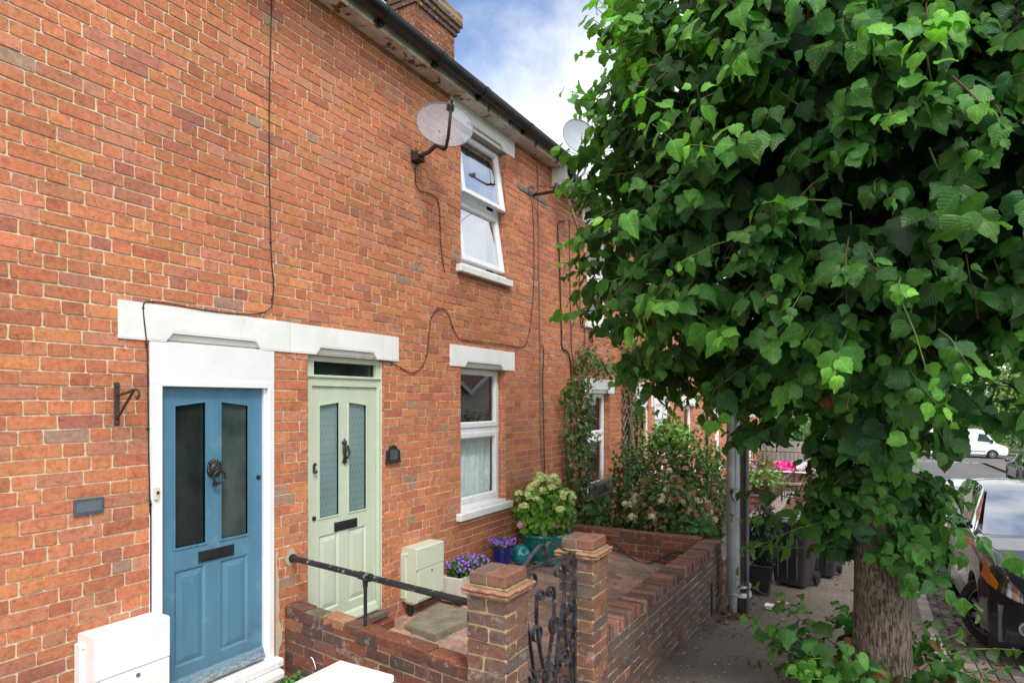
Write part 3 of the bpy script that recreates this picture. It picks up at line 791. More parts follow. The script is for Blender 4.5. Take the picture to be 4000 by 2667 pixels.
ZG = -6*.0785*20
def lint(i, y0, zb, dz):
    L_ = []
    for o in OPEN[i]:
        if o[0] == 'win': L_.append((o[1]-.20, o[2]+.19, o[4]+dz, o[4]+dz+(.228 if o[3] < 3 else .212)))
        elif i == 0: L_.append((2.068, 3.322, 2.25, 2.477))
        elif i == 1: L_.append((3.328, 4.588, 2.25, 2.475))
        else: L_.append((max(y0, o[1]-.18)+y0*0, min(HY0[i+1], o[2]+.14), 2.25+dz, 2.475+dz))
    return [(max(a+.004, y0)-y0, min(b-.004, HY0[i+1])-y0, c-zb+.004, d-zb-.004) for a, b, c, d in L_]
def build_house(i):
    y0, y1 = HY0[i], HY0[i+1]; dz = HZ[i]; rng = np.random.default_rng(100+i)
    t = thing('terraced_house', HLAB[i], 'house', (WX, (y0+y1)/2, dz), group='houses of the brick terrace'); houses.append(t)
    zb = gz(y1)-.35; zt = ENDW+dz+.06
    ops = [(o[1], o[2], (o[3] if o[0] == 'win' else zb+.0), (o[4] if o[0] == 'win' else o[3])) for o in OPEN[i]]
    ops = [(a, b, (c+dz if OPEN[i][k][0] == 'win' else -.03+dz), d+dz) for k, (a, b, c, d) in enumerate(ops)]
    mb = MB(); O = (WX, y0, zb)
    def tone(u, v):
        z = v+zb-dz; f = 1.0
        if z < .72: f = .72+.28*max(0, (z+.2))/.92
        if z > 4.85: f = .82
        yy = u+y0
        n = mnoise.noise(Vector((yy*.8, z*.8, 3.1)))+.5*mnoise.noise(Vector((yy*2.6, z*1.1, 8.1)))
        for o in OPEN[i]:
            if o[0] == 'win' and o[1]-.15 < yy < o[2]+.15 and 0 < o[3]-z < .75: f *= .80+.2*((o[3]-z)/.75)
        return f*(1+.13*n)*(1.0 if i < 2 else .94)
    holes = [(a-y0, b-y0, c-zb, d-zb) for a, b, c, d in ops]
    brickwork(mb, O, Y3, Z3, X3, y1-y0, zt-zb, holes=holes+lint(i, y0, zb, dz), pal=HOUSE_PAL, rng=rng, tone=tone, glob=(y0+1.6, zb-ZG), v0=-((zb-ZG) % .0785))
    for k, (a, b, c, d) in enumerate(ops): reveal_panels(mb, a, b, c, d, HOUSE_PAL, rng)
    # flank and back walls
    for q in ([(WX,y0,zb),(WX-8,y0,zb),(WX-8,y0,zt),(WX-3.6,y0,zt+3),(WX,y0,zt)], [(WX,y1,zb),(WX,y1,zt),(WX-3.6,y1,zt+3),(WX-8,y1,zt),(WX-8,y1,zb)], [(WX-8,y0,zb),(WX-8,y1,zb),(WX-8,y1,zt),(WX-8,y0,zt)]):
        q = [(a-.001*(a < WX), b+(.004 if b == y0 else -.004), c) for a, b, c in q]
        mb.add(q, [list(range(len(q)))], [(.3,.11,.06,1)])
    mb.build('wall', M_brick, t)
    # roof: overlapping courses of tiles
    r = MB(); ez = ENDW+dz+.14; rz = ez+3.05; xe = WX+.24; xr = WX-3.6; nc = 26
    for c in range(nc):
        a, b = c/nc, (c+1)/nc
        xa, xb = xe+(xr-xe)*a, xe+(xr-xe)*(b+.012); za, zb_ = ez+(rz-ez)*a, ez+(rz-ez)*(b+.012)
        r.add([(xa,y0,za+.02),(xa,y1,za+.02),(xb,y1,zb_),(xb,y0,zb_),(xa,y0,za-.01),(xa,y1,za-.01)], [[0,1,2,3],[4,5,1,0]])
    r.add([(xr,y0,rz),(xr,y1,rz),(WX-8.2,y1,ez-.1),(WX-8.2,y0,ez-.1)], [[0,1,2,3]])
    r.tube([(xr,y0,rz),(xr,y1,rz)], .11, 10)
    r.build('roof', M_roof, t)
    # soffit, fascia, gutter
    sf = MB(); e = (-.12 if i == 1 else 0)
    sz = ENDW+dz
    n = 24
    for k in range(n):
        a = y0+(y1+e-y0)*k/n; b = y0+(y1+e-y0)*(k+1)/n
        j = (lambda q: .006*mnoise.noise(Vector((q*2.1, dz, 0))))
        sf.add([(WX-.03,a,sz+j(a)),(WX+.17,a,sz+j(a+9)),(WX+.17,b,sz+j(b+9)),(WX-.03,b,sz+j(b))], [[0,3,2,1]])
    sf.box(WX-.03, WX+.17, y0, y1+e, sz+.012, sz+.03)
    sfo = sf.build('soffit', M_soffit if i < 2 else M_white, t)
    fa = MB(); fa.box(WX+.166, WX+.186, y0, y1+e, sz-.012, sz+.15, .002); fa.build('fascia', M_soffit if i < 2 else M_gloss, t)
    g = MB(); gx, gzz, gr = WX+.262, sz+.098, .074
    prof = [(math.cos(a)*gr, math.sin(a)*gr) for a in np.linspace(PI*.98, 2.02*PI, 13)] + [(math.cos(a)*(gr-.006), math.sin(a)*(gr-.006)) for a in np.linspace(2.02*PI, PI*.98, 13)]
    ye = y1-.02 if i != 1 else y1+.04
    g.prism(prof, lambda a, b, d: (gx+a, d, gzz+b), y0-.02 if i else y0, ye)
    un = [4.12, 4.86+.03, 5.66, 6.65] if i == 1 else list(np.arange(y0+.9, y1, 1.3))
    for u_ in un:
        pr = [(a*1.10, b*1.10-.001) for a, b in prof]; g.prism(pr, lambda a, b, d: (gx+a, d, gzz+b), u_-.035, u_+.035)
        g.box(WX+.185, gx-.03, u_-.02, u_+.02, sz+.0, sz+.08)
    if i == 1:
        g.prism([(math.cos(a)*gr*1.02, math.sin(a)*gr*1.02) for a in np.linspace(PI, 2*PI, 13)], lambda a, b, d: (gx+a, d, gzz+b), ye-.004, ye+.006)
        g.tube([(gx, y1-.05, sz+.08), (gx, y1-.05, sz-.10)], .036, 12)
        g.tube([(gx, y1-.05, sz-.03), (gx, y1-.05, sz-.08)], .045, 12)
        g.box(gx-.06, gx+.06, y1-.02, y1+.09, sz-.20, sz-.08, .01)
    g.build('gutter', M_gutter, t, smooth='auto')
    if i == 1:                                    # boxed end of the eaves
        bx = MB(); bx.box(WX-.02, WX+.23, y1-.118, y1-.02, sz-.235, sz+.14, .003); bx.build('eaves_box', M_gloss, t)
    if i in (3, 4):
        dp = MB(); yy = y1-.12
        dp.tube([(WX+.26, yy, sz+.08), (WX+.26, yy, sz-.02), (WX+.06, yy, sz-.30), (WX+.06, yy, gz(yy)-.1)], .036, 10)
        for zz in (sz-.9, sz-2.4, sz-4.0): dp.tube([(WX+.06, yy, zz), (WX+.06, yy, zz+.06)], .045, 10); dp.box(WX, WX+.05, yy-.05, yy+.05, zz+.015, zz+.045)
        dp.build('downpipe', M_gutter, t, smooth='auto')
    # windows, sills, lintels
    for o in OPEN[i]:
        if o[0] == 'win':
            _, a, b, c, d = o; c, d = c+dz, d+dz
            up = c-dz > 3
            zt_ = c+ (.77 if up else .875)
            cur = None
            if i == 1 and up: cur = (d-.05, c+.02, M_blind, .05)
            elif i == 1: cur = (c+.80, c+.03, M_curtain, .0)
            elif i > 2: cur = (d-.3, c+.03, M_blind, .1)
            window(t, a, b, c+.025, d+.03, zt_, math.radians(8.5) if (i == 1 and up) else 0, cur)
            sill(t, a-.08, b+.08, c-.08, c)
            lintel(t, a-.20, b+.19, a+.07, b-.08, d, d+(.228 if not up else .215))
    return t

for i in range(6): build_house(i)
h1, h2, h3, h4, h5, h6 = houses

# ------------------------------------------------------------------ chimney on the party wall
chm = MB(); cx0, cx1, cy0, cy1 = -6.62, -6.17, 7.75, 8.80
def stack(mb, x0, x1, y0, y1, z0, z1, pal=BROWN_PAL):
    for (O, U, N, W) in (((x0,y0,z0), (1,0,0), (0,-1,0), x1-x0), ((x1,y0,z0), (0,1,0), (1,0,0), y1-y0), ((x1,y1,z0), (-1,0,0), (0,1,0), x1-x0), ((x0,y1,z0), (0,-1,0), (-1,0,0), y1-y0)):
        brickwork(mb, O, U, Z3, N, W, z1-z0, pal=pal, pattern='flemish', mortar=(.34,.28,.19))
    mb.add([(x0,y0,z1),(x1,y0,z1),(x1,y1,z1),(x0,y1,z1)], [[0,1,2,3]], [(.3,.26,.2,0)]); mb.add([(x0,y0,z0),(x0,y1,z0),(x1,y1,z0),(x1,y0,z0)], [[0,1,2,3]], [(.1,.08,.06,0)])
stack(chm, cx0, cx1, cy0, cy1, 6.6, 8.05)
for k, e in enumerate((.035, .07, .105)): stack(chm, cx0-e, cx1+e, cy0-e, cy1+e, 8.05+k*.08, 8.13+k*.08, DARK_PAL)
stack(chm, cx0-.10, cx1+.10, cy0-.10, cy1+.10, 8.29, 8.43, [((.22,.17,.11),3), ((.30,.24,.15),2), ((.16,.11,.07),2)])
stack(chm, cx0-.02, cx1+.02, cy0-.02, cy1+.02, 8.43, 8.50, [((.45,.41,.32),3)])
M_chim = brick_mat('chimney_brick', white=.12, grime=.8, moss=.5, lichen=.85)
ch = chm.build('chimney', M_chim, h2)
pt = MB()
for yy in (8.0, 8.52): pt.lathe([(.15,0),(.15,.05),(.125,.08),(.115,.55),(.14,.58),(.14,.64),(.10,.64)], (cx0+cx1)/2, yy, 8.49, 20)
pt.build('chimney_pot', mat('terracotta', (.42,.13,.06), (.34,.10,.05), 5, .8), ch, True)

# ------------------------------------------------------------------ blue front door
lintel(h1, 2.068, 3.322, 2.35, 3.07, 2.25, 2.477)
fr = MB()
fr.box(WX-.08, WX+.014, 2.254, 2.335, -.02, 1.985, .003); fr.box(WX-.08, WX+.014, 3.122, 3.18, -.02, 1.985, .003)
fr.box(WX-.08, WX+.014, 2.254, 3.18, 1.985, 2.249, .003)
fr.box(WX-.08, WX+.02, 2.325, 3.135, 1.972, 2.012, .003)
fr.box(WX-.085, WX-.012, 2.334, 2.348, -.02, 1.98, .002); fr.box(WX-.085, WX-.012, 3.108, 3.124, -.02, 1.98, .002)
fr.box(WX-.03, WX+.024, 3.128, 3.142, -.02, 1.985, .003); fr.box(WX-.03, WX+.024, 2.316, 2.328, -.02, 1.985, .003)
fr.box(WX-.2, WX-.078, 2.30, 3.15, -.02, 2.2)
fr.build('door_frame', M_gloss, h1)
dr, x = cottage_door(h1, 2.352, 3.105, .005, 1.968, -.030, M_blue, (M_frost_dark, M_frost_grey), 1)
letterbox(dr, 2.60, 2.868, .806, .882, x)
kn = MB(); ky, kz = 2.711, 1.425                      # lion mask with a twisted ring
kn.sphere(x+.012, ky, kz, .040, 18, 12, (.75,1,1.12))
rg = np.random.default_rng(5)
for q in np.linspace(0, 2*PI, 17)[:-1]:               # mane
    kn.sphere(x+.010, ky+.042*math.cos(q), kz+.048*math.sin(q), .0125+.003*rg.random(), 8, 6, (1,1,1.1))
for q in np.linspace(.2, 2*PI+.2, 12)[:-1]: kn.sphere(x+.022, ky+.029*math.cos(q), kz+.004+.034*math.sin(q), .009, 8, 6)
kn.sphere(x+.040, ky, kz-.004, .013, 10, 8, (1,.75,1.3)); kn.sphere(x+.040, ky, kz-.020, .016, 10, 8, (1,1.1,.7))
for e in (-1, 1): kn.sphere(x+.034, ky+e*.016, kz+.012, .008, 8, 6); kn.sphere(x+.024, ky+e*.034, kz+.036, .010, 8, 6)
pts = [(x+.042+.012*math.sin(q*.5), ky+.012+.043*math.sin(q), kz-.058-.043*math.cos(q)) for q in np.linspace(0, 2*PI, 41)]
kn.tube(pts, [.0075+.0022*math.sin(i*1.5) for i in range(41)], 8); kn.sphere(x+.03, ky-.005, kz-.103, .018, 10, 8)
kn.build('knocker', M_black, dr, True)
lk = MB(); lk.prism([(.0165*math.cos(q), .0165*math.sin(q)) for q in np.linspace(0, 2*PI, 21)[:-1]], lambda a, b, d: (d, 3.072+a, 1.326+b), x, x+.008); lk.build('lock', M_blackp, dr)
ds = MB(); ds.box(WX-.10, WX+.085, 2.27, 3.215, -.075, -.012, .012); ds.box(WX-.02, WX+.13, 2.30, 3.19, -.15, -.076, .02); ds.box(WX-.1, WX+.07, 2.27, 3.2, -.24, -.15)
ds.build('doorstep', M_sill, h1)

# ------------------------------------------------------------------ sage green front door
lintel(h2, 3.328, 4.588, 3.58, 4.297, 2.25, 2.475)
fr = MB(); fx = WX-.035
fr.box(WX-.13, fx, 3.505, 3.588, -.03, 2.25, .003); fr.box(WX-.13, fx, 4.35, 4.402, -.03, 2.25, .003)
fr.box(WX-.13, fx-.0006, 3.587, 4.351, 2.202, 2.25, .003); fr.box(WX-.13, fx-.0006, 3.587, 4.351, 2.0, 2.088, .003)
fr.box(WX-.08, fx+.014, 3.507, 4.40, 2.07, 2.092, .004); fr.box(fx-.03, fx+.016, 4.352, 4.366, -.02, 2.0, .003); fr.box(fx-.03, fx+.016, 4.388, 4.401, -.02, 2.24, .003)
fr.box(fx-.03, fx+.006, 3.588, 3.60, 2.088, 2.203, .002); fr.box(fx-.03, fx+.006, 4.34, 4.352, 2.088, 2.203, .002)
fo = fr.build('door_frame', M_green, h2)
tr = MB(); tr.wall([(3.59,2.085),(4.35,2.085),(4.35,2.204),(3.59,2.204)], WX-.10, WX-.085); tr.build('transom_pane', M_frost_dark, fo)
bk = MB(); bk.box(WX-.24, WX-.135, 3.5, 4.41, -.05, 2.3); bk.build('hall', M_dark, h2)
dr, x = cottage_door(h2, 3.59, 4.346, .0, 1.997, -.052, M_green, (M_frost_green, M_frost_green), 0)
letterbox(dr, 3.838, 4.106, .788, .866, x)
kn = MB(); ky, kz = 3.952, 1.455
for dz_, r_, e in ((.098,.007,1.6),(.085,.012,1.2),(.066,.019,1.1),(.04,.016,1.4),(-.07,.017,1.4),(-.09,.013,1.3),(-.106,.007,1.7)): kn.sphere(x+.008, ky, kz+dz_, r_, 12, 8, (.7,1,e))
for e in (-1, 1):
    kn.tube([(x+.006, ky, kz+.06), (x+.008, ky+e*.022, kz+.072), (x+.006, ky+e*.024, kz+.088)], [.008,.007,.003], 8, smooth=4)
    kn.tube([(x+.006, ky, kz-.078), (x+.008, ky+e*.020, kz-.088), (x+.006, ky+e*.022, kz-.10)], [.008,.007,.003], 8, smooth=4)
    kn.tube([(x+.018, ky+e*.020, kz+.052), (x+.030, ky+e*.027, kz+.02), (x+.036, ky+e*.027, kz-.02), (x+.036, ky+e*.016, kz-.048), (x+.038, ky, kz-.056)], .0085, 8, smooth=5)
kn.sphere(x+.012, ky, kz, .022, 12, 10, (.6,.85,2.6)); kn.sphere(x+.03, ky, kz-.055, .015, 10, 8)
kn.build('knocker', M_black, dr, True)
lk = MB(); lk.box(x, x+.012, 3.604, 3.628, 1.31, 1.375, .006); lk.sphere(x+.02, 3.616, 1.372, .013); lk.box(x+.01, x+.034, 3.602, 3.634, 1.30, 1.325, .006); lk.build('door_pull', M_black, dr, smooth='auto')
lk = MB(); lk.prism([(.019*math.cos(q), .019*math.sin(q)) for q in np.linspace(0, 2*PI, 21)[:-1]], lambda a, b, d: (d, 3.618+a, .935+b), x, x+.009); lk.box(x+.008, x+.014, 3.612, 3.624, .92, .95, .003); lk.build('lock', M_black, dr)
ds = MB(); ds.box(WX-.10, WX+.045, 3.50, 4.42, -.075, -.008, .012); ds.build('threshold', M_wood, h2)
ts = MB()
for k in range(6): ts.box(WX-.02, WX+.11, 3.42+k*.168, 3.42+k*.168+.163, -.23, -.078, .008)
ts.build('tiled_step', M_tile, h2)
mp = MB(); rg = np.random.default_rng(8)             # smeared render down the wall edge
zs_ = np.arange(-.2, .78, .03); wr = [.022+.03*abs(mnoise.noise(Vector((0, q*5.0, 1.7))))*2+.012*rg.random()-(.02 if q > .55 else 0) for q in zs_]
for q in range(len(zs_)-1): mp.add([(WX+.0115, 3.192, zs_[q]), (WX+.0115, 3.192+max(.004, wr[q]), zs_[q]), (WX+.0115, 3.192+max(.004, wr[q+1]), zs_[q+1]), (WX+.0115, 3.192, zs_[q+1])], [[0,1,2,3]])
mp.add([(WX+.0118, 3.33+.055*math.cos(q)*(.8+.4*rg.random()), .69+.065*math.sin(q)*(.7+.5*rg.random())) for q in np.linspace(0, 2*PI, 13)[:-1]], [list(range(12))])
mp.build('cement_patch', M_mortar, h2)

# brown timber door of the third house, white doors beyond
def far_door(h, s0, s1, dz, mt, panel=False, fm=None):
    f = MB(); fm = fm or M_gloss
    f.box(WX-.12, WX-.03, s0, s0+.07, dz-.03, dz+2.25, .003); f.box(WX-.12, WX-.03, s1-.07, s1, dz-.03, dz+2.25, .003); f.box(WX-.12, WX-.03, s0, s1, dz+2.18, dz+2.25); f.box(WX-.12, WX-.03, s0, s1, dz+1.98, dz+2.05)
    if panel: f.box(WX-.1, WX+.012, s0, s1, dz+2.0, dz+2.249)
    f.build('door_frame', fm, h)
    if not panel:
        g = MB(); g.wall([(s0+.06,dz+2.04),(s1-.06,dz+2.04),(s1-.06,dz+2.19),(s0+.06,dz+2.19)], WX-.09, WX-.08); g.build('transom_pane', M_frost_grey, h)
    d, x = cottage_door(h, s0+.072, s1-.072, dz, dz+1.98, -.05, mt, (M_frost_dark, M_frost_dark), 0)
    letterbox(d, (s0+s1)/2-.13, (s0+s1)/2+.13, dz+.8, dz+.88, x)
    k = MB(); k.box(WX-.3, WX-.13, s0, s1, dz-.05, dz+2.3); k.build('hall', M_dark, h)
    lintel(h, s0-.18, s1+.18 if abs(s1-12.2) > .1 else s1+.14, s0+.07, s1-.09, dz+2.25, dz+2.475)
M_oak = mat('oak_stain', (.33,.135,.032), (.25,.095,.025), 9, .4, bump=.15)
far_door(h3, 11.30, 12.20, HZ[2], M_oak)
far_door(h4, 12.50, 13.42, HZ[3], M_gloss, True)
far_door(h5, 20.45, 21.35, HZ[4], mat('red_door', (.25,.02,.02), rough=.4))
far_door(h6, 21.85, 22.75, HZ[5], M_gloss, True)
# white rendered plinth at the end of the terrace
pl = MB(); pl.box(WX-.01, WX+.03, 23.3, 25.95, -2.2, -.62, .01); pl.build('plinth', M_white, h6)

# ================================================================== things fixed to the house fronts
# bracket, plaque, bell, number plate
t = thing('hanging_basket_bracket', 'black iron hanging basket bracket on the brick left of the blue door', 'bracket', (WX, 2.06, 1.73))
b = MB(); b.box(WX+.004, WX+.014, 2.045, 2.077, 1.735, 1.99, .004)
for zz in (1.755, 1.80, 1.93, 1.97): b.sphere(WX+.015, 2.061, zz, .008, 8, 6)
b.build('back_plate', M_rust, t)
b = MB(); b.tube([(WX+.012, 2.061, 1.915), (WX+.10, 2.061, 1.925), (WX+.19, 2.061, 1.945), (WX+.225, 2.061, 1.94), (WX+.238, 2.061, 1.915), (WX+.22, 2.061, 1.895), (WX+.205, 2.061, 1.905)], .0075, 6, smooth=5)
b.build('arm', M_rust, t)
b = MB(); b.tube([(WX+.012, 2.061, 1.775), (WX+.10, 2.061, 1.86), (WX+.185, 2.061, 1.94)], .0075, 6); b.build('brace', M_rust, t)

t = thing('house_plaque', 'small dark slate plaque on the brick below the basket bracket', 'plaque', (WX, 1.907, 1.24))
b = MB(); b.box(WX+.006, WX+.018, 1.829, 1.985, 1.24, 1.332, .002); b.build('plate', M_slate, t)
b = MB(); b.box(WX+.016, WX+.0195, 1.842, 1.972, 1.258, 1.314); b.build('face', M_slatef, t)

t = thing('doorbell', 'cream doorbell push with black button on the white frame of the blue door', 'doorbell', (WX, 2.29, 1.27))
b = MB(); b.box(WX+.0145, WX+.032, 2.274, 2.305, 1.272, 1.352, .004); b.build('case', M_bevel, t)
b = MB(); b.prism([(.009*math.cos(q), .009*math.sin(q)) for q in np.linspace(0, 2*PI, 17)[:-1]], lambda a, c, d: (d, 2.292+a, 1.316+c), WX+.031, WX+.038); b.build('button', M_black, t)

t = thing('number_plate', 'black arched house number plate on the brick right of the green door', 'plaque', (WX, 4.505, 1.31))
b = MB(); arc = [(4.412, 1.312), (4.598, 1.312), (4.598, 1.335), (4.592, 1.345), (4.592, 1.42)] + [(4.505+.052*math.cos(q), 1.428+.045*math.sin(q)) for q in np.linspace(.25, PI-.25, 9)] + [(4.418, 1.42), (4.418, 1.345), (4.412, 1.335)]
b.wall(arc, WX+.006, WX+.03); b.box(WX+.006, WX+.036, 4.408, 4.602, 1.312, 1.33, .004); b.build('surround', M_blackp, t)
b = MB(); b.box(WX+.028, WX+.033, 4.455, 4.555, 1.34, 1.43, .002); b.build('face', mat('number_face', (.075,.08,.085), rough=.4), t)

def meter_box(y0, y1, z0, z1, D, m, label, legs):
    t = thing('meter_box', label, 'meter box', (WX, (y0+y1)/2, z0))
    b = MB(); b.box(WX+.004, WX+D*.35, y0-.018, y1+.004, z0+.03, z1-.055, .004)
    b.prism([(WX+.006, z0), (WX+D-.012, z0), (WX+D-.012, z1-.006), (WX+D-.02, z1), (WX+.012, z1), (WX+.006, z1-.006)], lambda a, c, d: (a, d, c), y0, y1)
    b.build('case', m, t)
    b = MB(); zm = z0+(z1-z0)*.60
    b.box(WX+D-.013, WX+D, y0, y1, zm+.003, z1-.004, .004); b.build('lid', m, t)
    b = MB(); b.box(WX+D-.013, WX+D-.001, y0+.03, y1-.003, z0+.02, zm-.003, .003); dd = b.build('door', m, t)
    b = MB(); b.prism([(.012*math.cos(q), .012*math.sin(q)) for q in np.linspace(0, 2*PI, 15)[:-1]], lambda a, c, d: (d, (y0+y1)/2+.02+a, zm-.04+c), WX+D-.003, WX+D+.003); b.build('lock', M_greyc, dd)
    b = MB(); b.box(WX+D*.2, WX+D*.45, y0-.012, y0+.002, z1-.075, z1-.045, .004); b.build('hinge', m, t)
    if legs:
        b = MB(); b.tube([(WX+.07, y0+.05, z0+.01), (WX+.07, y0+.05, -.2)], .026, 12); b.tube([(WX+.07, y0+.05, -.1), (WX+.07, y0+.05, -.04)], .031, 12); b.build('pipe', M_blackp, t, smooth='auto')
        b = MB(); b.box(WX+.03, WX+.13, y0+.02, y0+.08, z0-.03, z0+.002, .006); b.build('pipe_collar', m, t)
meter_box(1.853, 2.277, -.02, .588, .185, M_gloss, 'white wall meter box at the bottom left beside the blue door', False)
M_sage2 = mat('sage_box_paint', (.55,.60,.46), (.52,.57,.435), 3, .45, bump=.05)
meter_box(4.64, 5.07, .0, .505, .185, M_sage2, 'pale sage meter box on the wall right of the green door', True)

# satellite dishes
def sat_dish(label, c, nvec, foot, sz, mast=None, mt=None):
    t = thing('satellite_dish', label, 'satellite dish', foot)
    n = Vector(nvec).normalized(); r = Vector((0,0,1)).cross(n).normalized(); u = n.cross(r); C = Vector(c)
    P = lambda a, b, d: tuple(C + r*a + u*b + n*d)
    b = MB(); R_, NR, NA = sz/2, 9, 40
    v = []; f = []
    for side, off in ((0, 0), (1, -.004)):
        for i in range(NR+1):
            q = i/NR
            for k in range(NA):
                th = 2*PI*k/NA; a, bb = R_*1.06*q*math.cos(th), R_*q*math.sin(th)
                v.append(P(a, bb, .055*(q*q-1)*sz/.5 + off))
    for side in (0, 1):
        o = side*(NR+1)*NA
        for i in range(NR):
            for k in range(NA): f.append([o+i*NA+k, o+(i+1)*NA+k, o+(i+1)*NA+(k+1) % NA, o+i*NA+(k+1) % NA])
    b.add(v, f); b.build('reflector', mt or M_dish, t, True)
    b = MB(); b.tube([P(R_*1.06*math.cos(q), R_*math.sin(q), 0) for q in np.linspace(0, 2*PI, 41)], .005, 6, caps=False); b.build('rim', mat('dish_rim', (.20,.20,.23), rough=.5), t, True)
    lnb = C + u*(-R_*.25) + n*(sz*.62)
    b = MB(); b.tube([P(0, -R_*.98, -.03), P(0, -R_*.95, .10), tuple(lnb+u*(-.025))], .0145, 8); b.tube([P(0, -R_*.98, .03), P(.0, -R_*.86, .05)], .014, 8); b.build('arm', M_rust, t, True)
    b = MB(); b.tube([tuple(lnb-n*.05-u*.01), tuple(lnb-n*.045-u*.01), tuple(lnb-n*.01), tuple(lnb), tuple(lnb+n*.03)], [.001,.036,.036,.030,.026], 14); b.tube([tuple(lnb-u*.03), tuple(lnb+u*.015+n*.05)], [.017,.016], 10); b.build('receiver', mat('lnb', (.06,.055,.06), (.045,.04,.045), rough=.45), t, smooth='auto')
    b = MB(); F_ = Vector(foot)
    back = C - n*.075 - u*(R_*.72)
    if mast is None:
        b.box(F_.x, F_.x+.012, F_.y-.055, F_.y+.055, F_.z-.06, F_.z+.06, .003)
        b.box(F_.x, F_.x+.09, F_.y-.055, F_.y-.045, F_.z-.05, F_.z+.03); b.box(F_.x, F_.x+.09, F_.y+.045, F_.y+.055, F_.z-.05, F_.z+.03); b.box(F_.x, F_.x+.10, F_.y-.05, F_.y+.05, F_.z-.045, F_.z-.035)
        b.tube([tuple(F_+Vector((.02,0,0))), tuple(F_+Vector((.17,.0,.015))), tuple(F_+Vector((.27,.0,.06))), tuple(back+Vector((0,0,-.03))), tuple(back+u*.1)], .020, 10, smooth=4)
    else: b.tube(mast, .017, 10, smooth=4)
    b.tube([tuple(back), P(0, -R_*.98, -.01)], .014, 8)
    for a, bb in ((-.05,-.05),(.05,-.05),(-.05,-.12),(.05,-.12)): b.sphere(*P(a, bb, -.045), .006, 6, 4)
    b.build('mount', M_rust if mast is None else mat('galv_mast', (.42,.43,.45), (.33,.34,.36), rough=.35, metal=.6), t, smooth='auto')
t_ = NT('dish_mesh'); v_ = t_.pos()
d1 = t_.bsdf((.37,.39,.44), .5); tr_ = t_.n('BsdfTransparent'); mx_ = t_.n('MixShader'); mx_.inputs[0].default_value = .30
t_.link(tr_.outputs[0], mx_.inputs[1]); t_.link(d1.outputs[0], mx_.inputs[2]); M_dish = t_.done(mx_)
dc = (WX+.37, 4.83, 4.475)
sat_dish('grey mesh satellite dish beside the open upper window', dc, (.69,-.68,.32), (WX, 4.83, 4.235), .50)
mpts = [(WX+.02, 8.42, 4.18), (WX+.16, 8.40, 4.30), at_wall(2224, 796, .20), at_wall(2226, 752, .22), at_wall(2256, 706, .36), at_wall(2288, 655, .46), (WX+.47, 7.72, 5.25)]
sat_dish('grey satellite dish standing above the gutter on a bent pole', (WX+.5, 7.66, 5.37), (.80,-.62,.12), (WX, 8.4, 4.2), .46, mpts, mat('grey_dish', (.36,.39,.43), (.33,.355,.39), rough=.45))

# cables
def zz(reg, s, pts): return [(reg[0]+a/s, reg[1]+b/s) for a, b in pts]
def cable(label, px, r=.0045, D=.015, m=None, name='cable', clips=True):
    t = thing(name, label, 'cable', at_wall(*px[0], 0))
    pts = [at_wall(a, b, D+.002*math.sin(i*2.3)) for i, (a, b) in enumerate(px)]
    b = MB(); b.tube(pts, r, 6, smooth=5); b.build('sheath', m or M_cable, t, True)
    if clips:
        b = MB()
        for p in pts[1::2]: b.box(p[0]-.012, p[0]+.004, p[1]-.008, p[1]+.008, p[2]-.005, p[2]+.005, .002)
        b.build('clips', m or M_cable, t)
Z2 = ((0,1100), 1.7425)
c1 = [(1061,-40),(1062,0),(1052,449),(1058,947)] + zz(*Z2, [(1862,0),(1855,120),(1842,178),(1780,214),(1640,222),(1400,195),(1150,150),(1040,138),(988,139),(974,180),(984,290),(999,425),(1006,560),(1010,1000),(1022,1568)]) + [(589,1969),(589,2377),(592,2600)]
cable('thin black cable down the wall, over the white lintel and beside the blue door', c1, .0042, .019)
Z1 = ((1100,0), 1.742)
c2 = zz(*Z1, [(925,1115),(910,1150),(915,1255),(950,1300),(1030,1325),(1068,1380),(1080,1568)]) + zz((1700,380), 2.0375, [(38,1000),(42,1150),(58,1280),(75,1392)])
cable('black cable hanging from the satellite dish bracket', c2, .0045, .017)
c3 = zz((1100,1200), 1.96, [(765,404),(850,430),(960,490),(1010,500),(1070,460),(1110,370),(1130,200),(1150,75),(1195,15),(1240,15),(1280,60),(1310,150),(1350,230),(1410,250),(1520,262),(1690,282),(1835,303),(1880,265),(1900,160)]) + zz((1900,500), 1.96, [(335,1540),(360,1270),(365,900),(352,590),(322,508),(320,462),(350,448),(362,480),(330,500)])
cable('black cable looping between the green door lintel and the wall bracket', c3, .0045, .017)
c4 = zz((1900,500), 1.96, [(388,258),(395,400),(400,900),(410,1560)]) + zz((2000,1200), 1.742, [(193,300),(196,860),(215,1230),(222,1500)])
cable('grey conduit running the full height of the wall right of the window', c4, .0075, .018, M_greyc)
c5 = zz((2000,1200), 1.742, [(204,250),(216,290),(210,480),(212,620),(218,900),(224,1180),(228,1400)])
cable('short black cable low on the wall beside the grey conduit', c5, .006, .020)
c6 = zz((1900,500), 1.96, [(600,712),(562,719),(547,748),(551,880),(560,1000),(570,1400),(576,1560)]) + zz((2000,1200), 1.742, [(338,150),(342,275),(380,305),(400,400),(405,700),(400,1000)])
cable('thick black cable with grey junction clip on the party line of the ivy house', c6, .010, .022)
c7 = zz((1900,500), 1.96, [(635,700),(640,1200),(650,1568)]) + zz((2000,1200), 1.742, [(403,250),(415,380),(430,560)])
cable('black cable straight down behind the ivy', c7, .0055, .016)
c8 = zz((1900,500), 1.96, [(710,735),(715,1200),(722,1500),(745,1512),(752,1560)]) + zz((2000,1200), 1.742, [(496,150),(496,330)])
cable('black cable nearest the ivy house upper window', c8, .0055, .016)
